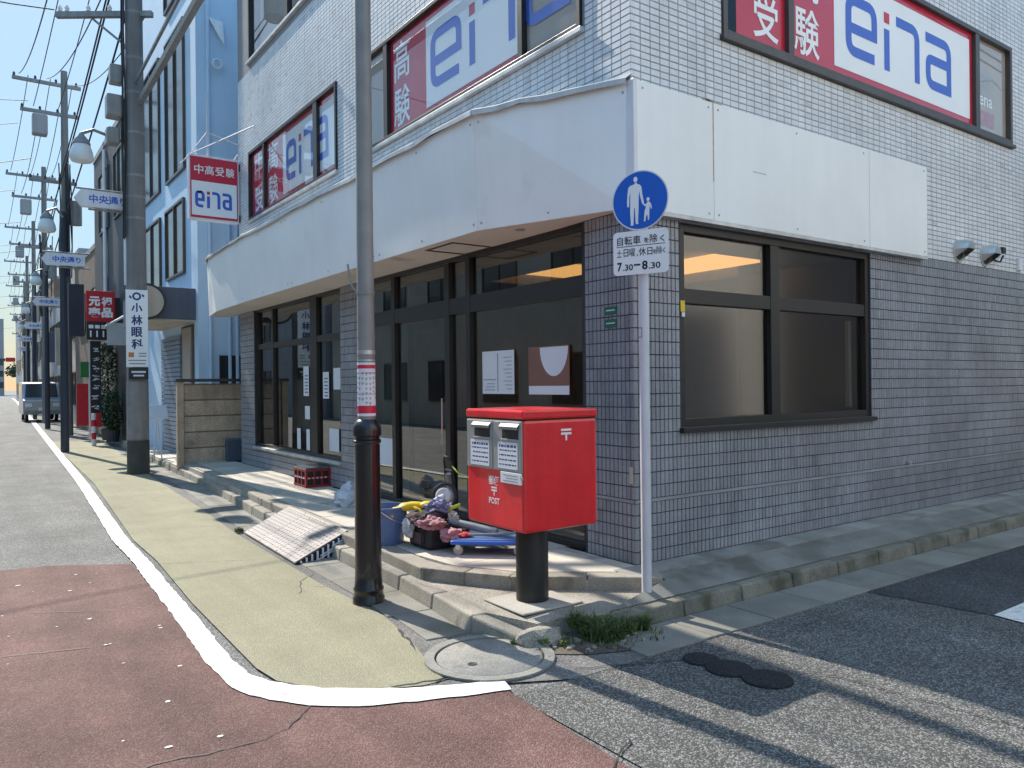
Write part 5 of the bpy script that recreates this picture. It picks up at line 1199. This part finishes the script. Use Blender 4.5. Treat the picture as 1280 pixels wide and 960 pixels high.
def lamp_unit(x, y, z, label, signtext=True, own_post=False, name='street_lamp'):
    """white lantern bowl over a name board, on an arm; the board faces down the street towards the corner"""
    t = thing(name, label, 'street lamp', (x, y, 0 if own_post else z-.6), 'lanterns with a street name board')
    px = x+.95; ex = px
    if own_post: px = x+.36; y0_ = y+.17; MB().cyl((px, y0_, 0), (px, y0_, z+1.4), .10, .07, n=12).build('post', 'charcoal', t, smooth=True)
    b = MB(); b.tube([(px, y+.1*own_post, z+1.25), (x+.2, y, z+1.45), (x, y, z+1.35)], .03); b.tube([(ex, y, z+.34), (x-.1, y, z+.34)], .02); b.tube([(ex, y, z-.03), (x+.1, y, z-.03)], .02); b.build('arm', 'pole_grey', t, smooth=True)
    MB().lathe((x, y, z+.80), [(.05, 0), (.17, .03), (.205, .09), (.19, .2), (.14, .34)], 20).build('bowl', 'lantern', t, smooth=True)
    MB().lathe((x, y, z+1.145), [(.155, 0), (.14, .06), (.06, .16), (.04, .2)], 16).build('cap', 'pole_grey', t, smooth=True)
    bd = MB(); pts = [(x-.02, z), (x-.13, z+.16), (x-.02, z+.32), (ex-.12, z+.30), (ex-.12, z+.02)]
    bd.add([(p[0], y-.05, p[1]) for p in pts]+[(p[0], y+.05, p[1]) for p in pts], [(4, 3, 2, 1, 0), (5, 6, 7, 8, 9)]+[(i, (i+1) % 5, 5+(i+1) % 5, 5+i) for i in range(5)]); bd.build('name_board', 'white_paint', t)
    if signtext:
        b = MB(); text(b, '中央通り', (x+.42, y-.053, z+.16), X, Z, .62, .16, bold=.03); b.build('lettering', 'blue_film', t, fix=False)
    return t
lamp_unit(-2.36, 11.9, 4.95, 'lantern and street name board fixed to the thick utility pole with the signboard')
lamp_unit(-2.42, 18.2, 4.7, 'lantern and street name board on a dark post in front of the charcoal building', own_post=True)
def far_pole(x, y, h, label):
    t = thing('utility_pole', label, 'utility pole', (x, y, 0), 'utility poles further along the street')
    MB().cyl((x, y, 0), (x, y, h), .17, .10, n=14).build('shaft', 'util', t, smooth=True)
    for z, wd in ((h-.5, 2.0), (h-1.5, 1.7), (h-3.8, 1.4)): 
        ca = MB().box(x-wd*.75, x+wd*.25, y-.06, y+.06, z-.05, z+.05).build('crossarm', 'pole_grey', t)
        for k in range(4): b = MB(); insul(b, Vector((x-wd*.72+k*wd*.3, y, z+.052))); b.build('insulator', 'charcoal', ca)
    MB().box(x-.95, x-.5, y-.2, y+.2, h-2.3, h-1.62).build('transformer', 'grey_wall', t, bevel=.05)
    MB().cyl((x+.3, y, h-5.2), (x+.3, y, h-4.4), .2, n=12).build('transformer', 'pole_grey', t, smooth=True)
    b = MB(); rr = random.Random(int(y))
    for k in range(6):
        a = rr.uniform(0, 6.3); b.tube([Vector((x, y, z))+Vector((math.cos(a), math.sin(a), 0))*.17*(1+rr.random()) for z in (h-7, h-6, h-4.6, h-3.2)], .02, 5)
    b.build('riser_cable', 'cable', t)
    return t
PL = [(-1.25, 26.0, 12.4, 'utility pole by the brown shop house, first beyond the big signboard pole'), (-.95, 38, 12.0, 'utility pole just behind the parked silver van'), (-.45, 52, 12.0, 'utility pole in front of the tall brown shop house'), (.1, 67, 12.0, 'utility pole beside the low pale grey shop house'), (.9, 84, 12, 'utility pole in front of the tan block'), (1.9, 105, 12, 'utility pole by the tall grey block at the far end')]
for p in PL: far_pole(*p)
for (x, y, z, lb) in [(-1.75, 31.5, 4.9, 'lantern and name board on a post between the brown and the pale shop houses'), (-1.35, 44, 4.8, 'lantern and name board on a post outside the grey shop house'), (-.85, 57, 4.8, 'lantern and name board on a post outside the tall brown shop house'), (-.2, 72, 4.8, 'lantern and name board on a post outside the low pale grey shop house')]:
    lamp_unit(x, y, z, lb, signtext=True, own_post=z < 6)
chain = [(UX, UY, 14)]+[(p[0], p[1], p[2]) for p in PL]
rr = random.Random(44)
for k in range(len(chain)-1):
    a, c = chain[k], chain[k+1]
    for (off, dz) in ((-1.3, -.35), (-.5, -.35), (.3, -.4), (-.9, -1.35), (-.2, -1.4), (-.15, -3.6), (-.3, -4.4), (-.1, -5.2)):
        za = a[2]+dz+(-1.2 if k == 0 and dz > -2 else 0); 
        if k == 0 and dz > -1: za = 8.75; offa = off-.05
        else: offa = off*.8
        cable((a[0]+offa, a[1], za), (c[0]+off, c[1], c[2]+dz), .013 if dz > -3 else .02, rr.uniform(.15, .5))
# the same lines carried on over the corner towards the pole behind the viewer
for (xa, za, xb, zb, r) in ((-2.6, 8.75, -3.2, 9.2, .013), (-2.2, 8.75, -2.8, 9.2, .013), (-1.4, 9.5, -2.1, 9.6, .016)):
    cable((xa, 11.6, za), (xb, -22, zb), r, .35, 'black cable carried overhead from the signboard pole towards the viewer', 'overhead cables above the corner')
b = mbase(-1.5, 11.5, 6.95); wire(b, (-1.42, 11.5, 6.95), (-1.95, -22, 7.15), .07, .1); wire(b, (-1.5, 11.5, 7.3), (-2.1, -22, 7.4), .03, .1)
tag(b.build('cable_bundle', 'pole_grey', smooth=True), 'thick grey sleeved cable bundle running overhead from the signboard pole towards the viewer', 'cable')
# service lines crossing the street to the left
for (p, q) in [((-2.72, 12.5, 8.72), (-11, 9, 8.2)), ((-2.6, 26, 10.4), (-14, 27, 9.4)), ((-2.3, 26, 11.2), (-14, 24, 10.6)), ((-2.2, 26, 9.3), (-13, 30, 8.6)), ((-2.0, 38, 10.8), (-14, 40, 10)), ((-1.9, 38, 9.3), (-14, 36, 8.7)), ((-1.9, 38, 8), (-14, 44, 8)), ((-1.2, 52, 10.5), (-14, 54, 10)), ((-1.2, 52, 8.6), (-14, 50, 8.2)), ((-1.2, 52, 7.4), (-14, 56, 7.2)), ((-.5, 67, 10), (-14, 70, 9.6)), ((-.5, 67, 8), (-14, 66, 8)), ((0, 84, 9.5), (-14, 88, 9)), ((0, 84, 7.5), (-14, 80, 7.6))]:
    cable(p, q, .012, .5, 'thin service cable crossing the street from the pole line', 'service cables across the street')
# cables along the top of the side wall
for (za, zb) in ((6.47, 6.02), (6.58, 6.2)):
    cable((2.6, -.75, za+.05), (14, -.75, zb-.1), .014, .1, 'black cable running across the upper side wall above the window', 'cables over the side wall')
b = mbase(5, -.75, 6.3); rr = random.Random(1); pts = [(3+.28*k, -.75+.05*math.sin(k*2.1), 6.52-.034*k-.04+.06*math.cos(k*2.1)) for k in range(32)]; b.tube(pts, .008, 5); tag(b.build('spiral_hanger', 'cable'), 'coiled hanger wound along the cables over the upper side window', 'cable')

# ------------------------------------------------------------------ signs and goods along the street
rd = thing('shop_sign', 'red and black projecting shop sign with white brush lettering', 'sign', (-.94, 20.5, 3.0))
MB().box(-1.31, -.58, 20.45, 20.55, 3.5, 4.37).build('red_box', 'banner_red', rd, bevel=.01); MB().box(-1.30, -.59, 20.46, 20.54, 2.98, 3.495).build('black_box', 'black_print', rd)
b = MB()
for k, ch_ in enumerate('元祖壱品'): text(b, ch_, (-1.10+.32*(k % 2), 20.447, 4.07-.31*(k//2)), X, Z, .29, .28, bold=.05)
for k in range(4): b.box(-1.25+.16*k, -1.13+.16*k, 20.456, 20.459, 3.3, 3.4); b.box(-1.22+.16*k, -1.18+.16*k, 20.456, 20.459, 3.06, 3.24)
b.build('lettering', 'white_film', rd, fix=False); MB().box(-.58, -.44, 20.48, 20.52, 3.4, 4.2).build('bracket', 'black', rd)
for (x, z0, z1, mm) in ((-1.72, 3.0, 4.3, 'banner_red'),): pass
nb = thing('banner', 'black and red vertical banner with white lettering under the red shop sign', 'banner', (-1.05, 20.6, .1))
MB().box(-1.20, -.93, 20.60, 20.615, .75, 2.95).build('cloth', 'black_print', nb); MB().box(-1.20, -.93, 20.597, 20.5995, .5, .9).build('red_hem', 'banner_red', nb)
b = MB(); rr = random.Random(6)
for k in range(7):
    z = 2.7-.27*k; 
    for j in range(5): b.obox((-1.065+rr.uniform(-.05, .05), 20.5955, z+rr.uniform(-.07, .07)), Vector((1, 0, rr.uniform(-.3, .3))).normalized(), Z, Y, rr.uniform(.03, .16), rr.uniform(.018, .03), .002)
b.build('lettering', 'paper', nb); MB().cyl((-1.22, 20.62, .1), (-1.22, 20.62, 3.05), .015, n=8).build('pole', 'pole_white', nb)
def bush(x, y, z0, z1, r, n, seed, label):
    t = thing('potted_plant', label, 'plant', (x, y, .1)); MB().lathe((x, y, .1), [(.16, 0), (.2, .32), (.22, .34)], 14).build('pot', 'charcoal', t)
    MB().cyl((x, y, .4), (x, y, z1*.8), .025, n=6).build('stem', 'bark', t); b = MB(); rr = random.Random(seed)
    for k in range(n):
        h = rr.random(); a = rr.uniform(0, 6.3); q = r*(.4+.6*math.sin(3.1*h))*math.sqrt(rr.random()); p = Vector((x+q*math.cos(a), y+q*math.sin(a), z0+(z1-z0)*h)); s = rr.uniform(.03, .075)
        u_ = Vector((rr.gauss(0, 1), rr.gauss(0, 1), rr.gauss(0, 1))).normalized(); v_ = u_.orthogonal().normalized(); b.add([p-u_*s, p+v_*s*.45, p+u_*s, p-v_*s*.45], [(0, 1, 2, 3)])
    b.build('foliage', 'leaf', t, fix=False)
bush(-.72, 20.9, .5, 2.9, .38, 1500, 3, 'tall dark leafy plant against the charcoal shop front beside the banner'); bush(-.75, 19.9, .4, 1.5, .3, 700, 4, 'low dark plant in a pot in front of the louvred shop front')
fl = thing('banner', 'plain red banner on a pole beside the dark shop front', 'banner', (-1.1, 23.2, 0)); MB().box(-1.27, -.95, 23.2, 23.215, .45, 1.75).build('cloth', 'banner_red', fl); MB().cyl((-.93, 23.2, 0), (-.93, 23.2, 1.9), .015, n=8).build('pole', 'pole_white', fl)
cn = thing('marker_post', 'short red and white banded marker post at the pavement edge under the banner', 'post', (-1.18, 20.2, .0))
for k in range(5): MB().cyl((-1.18, 20.2, .0+k*.18), (-1.18, 20.2, .18+k*.18), .06, n=12).build('band', 'banner_red' if k % 2 else 'white_paint', cn)
gs = mbase(-.5, 27, 2.2); gs.box(-.75, -.26, 26.9, 27, 2.0, 2.55); tag(gs.build('shop_sign', 'green_sign'), 'small green projecting sign on the brown shop house', 'sign')
for (x0, x1, y, z0, z1, mm, lb) in ((-1.35, -.9, 24.4, 3.3, 5.0, 'charcoal', 'tall narrow dark signboard projecting beyond the red shop sign'), (-.9, -.3, 34, 2.6, 4.2, 'beige_wall', 'cream projecting signboard outside the pale shop house'), (-.6, -.02, 43, 3, 4.6, 'blue_dark', 'blue projecting signboard outside the grey shop house')):
    b = mbase((x0+x1)/2, y, z0); b.box(x0, x1, y, y+.12, z0, z1); tag(b.build('shop_sign', mm, bevel=.01), lb, 'sign')
# parked van
vx0, vx1, vy0, vy1 = -1.75, -.15, 40.0, 43.6
vn = thing('parked_van', 'boxy silver van parked along the kerb far down the street', 'van', (-.95, 41.8, 0))
bm_ = MB(); prof = [(vy0, .35), (vy0, 1.05), (vy0+.35, 1.15), (vy0+.75, 1.88), (vy0+1.2, 1.95), (vy1-.1, 1.95), (vy1, 1.8), (vy1, .35)]
n_ = len(prof); bm_.add([(vx0, p[0], p[1]) for p in prof]+[(vx1, p[0], p[1]) for p in prof], [tuple(range(n_))[::-1], tuple(range(n_, 2*n_))]+[(i, (i+1) % n_, n_+(i+1) % n_, n_+i) for i in range(n_)])
bm_.build('body', 'van', vn, bevel=.06)
MB().add([(vx0+.1, vy0+.37, 1.2), (vx1-.1, vy0+.37, 1.2), (vx1-.16, vy0+.73, 1.84), (vx0+.16, vy0+.73, 1.84)], [(0, 1, 2, 3)]).build('windscreen', 'van_glass', vn).modifiers.new('t', 'SOLIDIFY').thickness = .03
for s in (vx0-.004, vx1-.004): MB().box(s, s+.008, vy0+.9, vy1-.3, 1.15, 1.75).build('side_window', 'van_glass', vn)
for s in (vx0+.22, vx1-.22):
    MB().obox((s, vy0-.005, .82), X, Z, Y, .28, .18, .03).build('headlight', 'lantern', vn, bevel=.01)
    for yy in (vy0+.6, vy1-.6): w_ = MB().cyl((s-.12 if s < -.9 else s-.02, yy, .3), (s+.02 if s < -.9 else s+.12, yy, .3), .3, n=18).build('wheel', 'black', vn); MB().cyl((s-.125 if s < -.9 else s-.025, yy, .3), (s+.025 if s < -.9 else s+.125, yy, .3), .16, n=14).build('rim', 'steel', w_)
MB().obox((-.95, vy0-.02, .45), X, Z, Y, 1.55, .2, .06).build('bumper', 'pole_grey', vn, bevel=.02); MB().obox((-.95, vy0-.03, .62), X, Z, Y, .35, .16, .02).build('number_plate', 'paper', vn)
ts = thing('traffic_signal', 'far traffic signal with a red lit end hanging over the road', 'traffic signal', (3.2, 150, 0))
MB().cyl((5.4, 150, 0), (5.4, 150, 6.6), .12, n=8).build('post', 'pole_grey', ts); MB().tube([(5.4, 150, 6.5), (1.6, 150, 6.6)], .06).build('arm', 'pole_grey', ts); MB().box(.6, 1.9, 149.8, 150.1, 6.3, 6.75).build('housing', 'charcoal', ts); MB().box(1.95, 3.3, 149.8, 149.9, 6.2, 6.9).build('red_plate', 'banner_red', ts)
# ------------------------------------------------------------------ unseen houses added behind the viewer for bounce light and shop glass reflections
wn = [('B' if 0 else 'N', x, x+1.7, z, z+1.4) for x in (1.5, 9.5) for z in (1.0, 6.2)]
building('added_corner_house', 'unseen white house added across the side street to bounce sunlight on the side wall', -.6, 11.6, -16, -7.2, 9.5, 'house_white', [])
building('added_corner_house', 'unseen dark grey house added along the side street to darken the side window reflection', 11.8, 26, -16, -7.0, 8.5, 'charcoal', [('N', 13, 15, 1, 2.4), ('N', 18, 20, 1, 2.4)])
wn = [('E', y, y+2.0, z, z+1.5) for y in (-9, -5, -1, 3, 7) for z in (1.0, 4.4)]
building('added_opposite_shop', 'unseen white shop building added across the main street for light and glass reflections', -19, -11.2, -12, 11, 7.5, 'house_white', wn)
wn = [('E', y, y+2.0, z, z+1.5) for y in (13, 17, 21, 25, 29) for z in (1.0, 4.4)]
building('added_opposite_house', 'unseen pale house added beyond the opposite shop for light and glass reflections', -19, -11.0, 11.4, 33, 6.8, 'beige_wall', wn)
wn = [('E', y, y+2.0, z, z+1.5) for y in (36, 42, 48, 54) for z in (1.0, 4.4)]
building('added_opposite_house', 'unseen grey house row added left of the frame to fill the shop glass reflections', -19, -10.8, 33.4, 62, 7.0, 'grey_wall', wn)
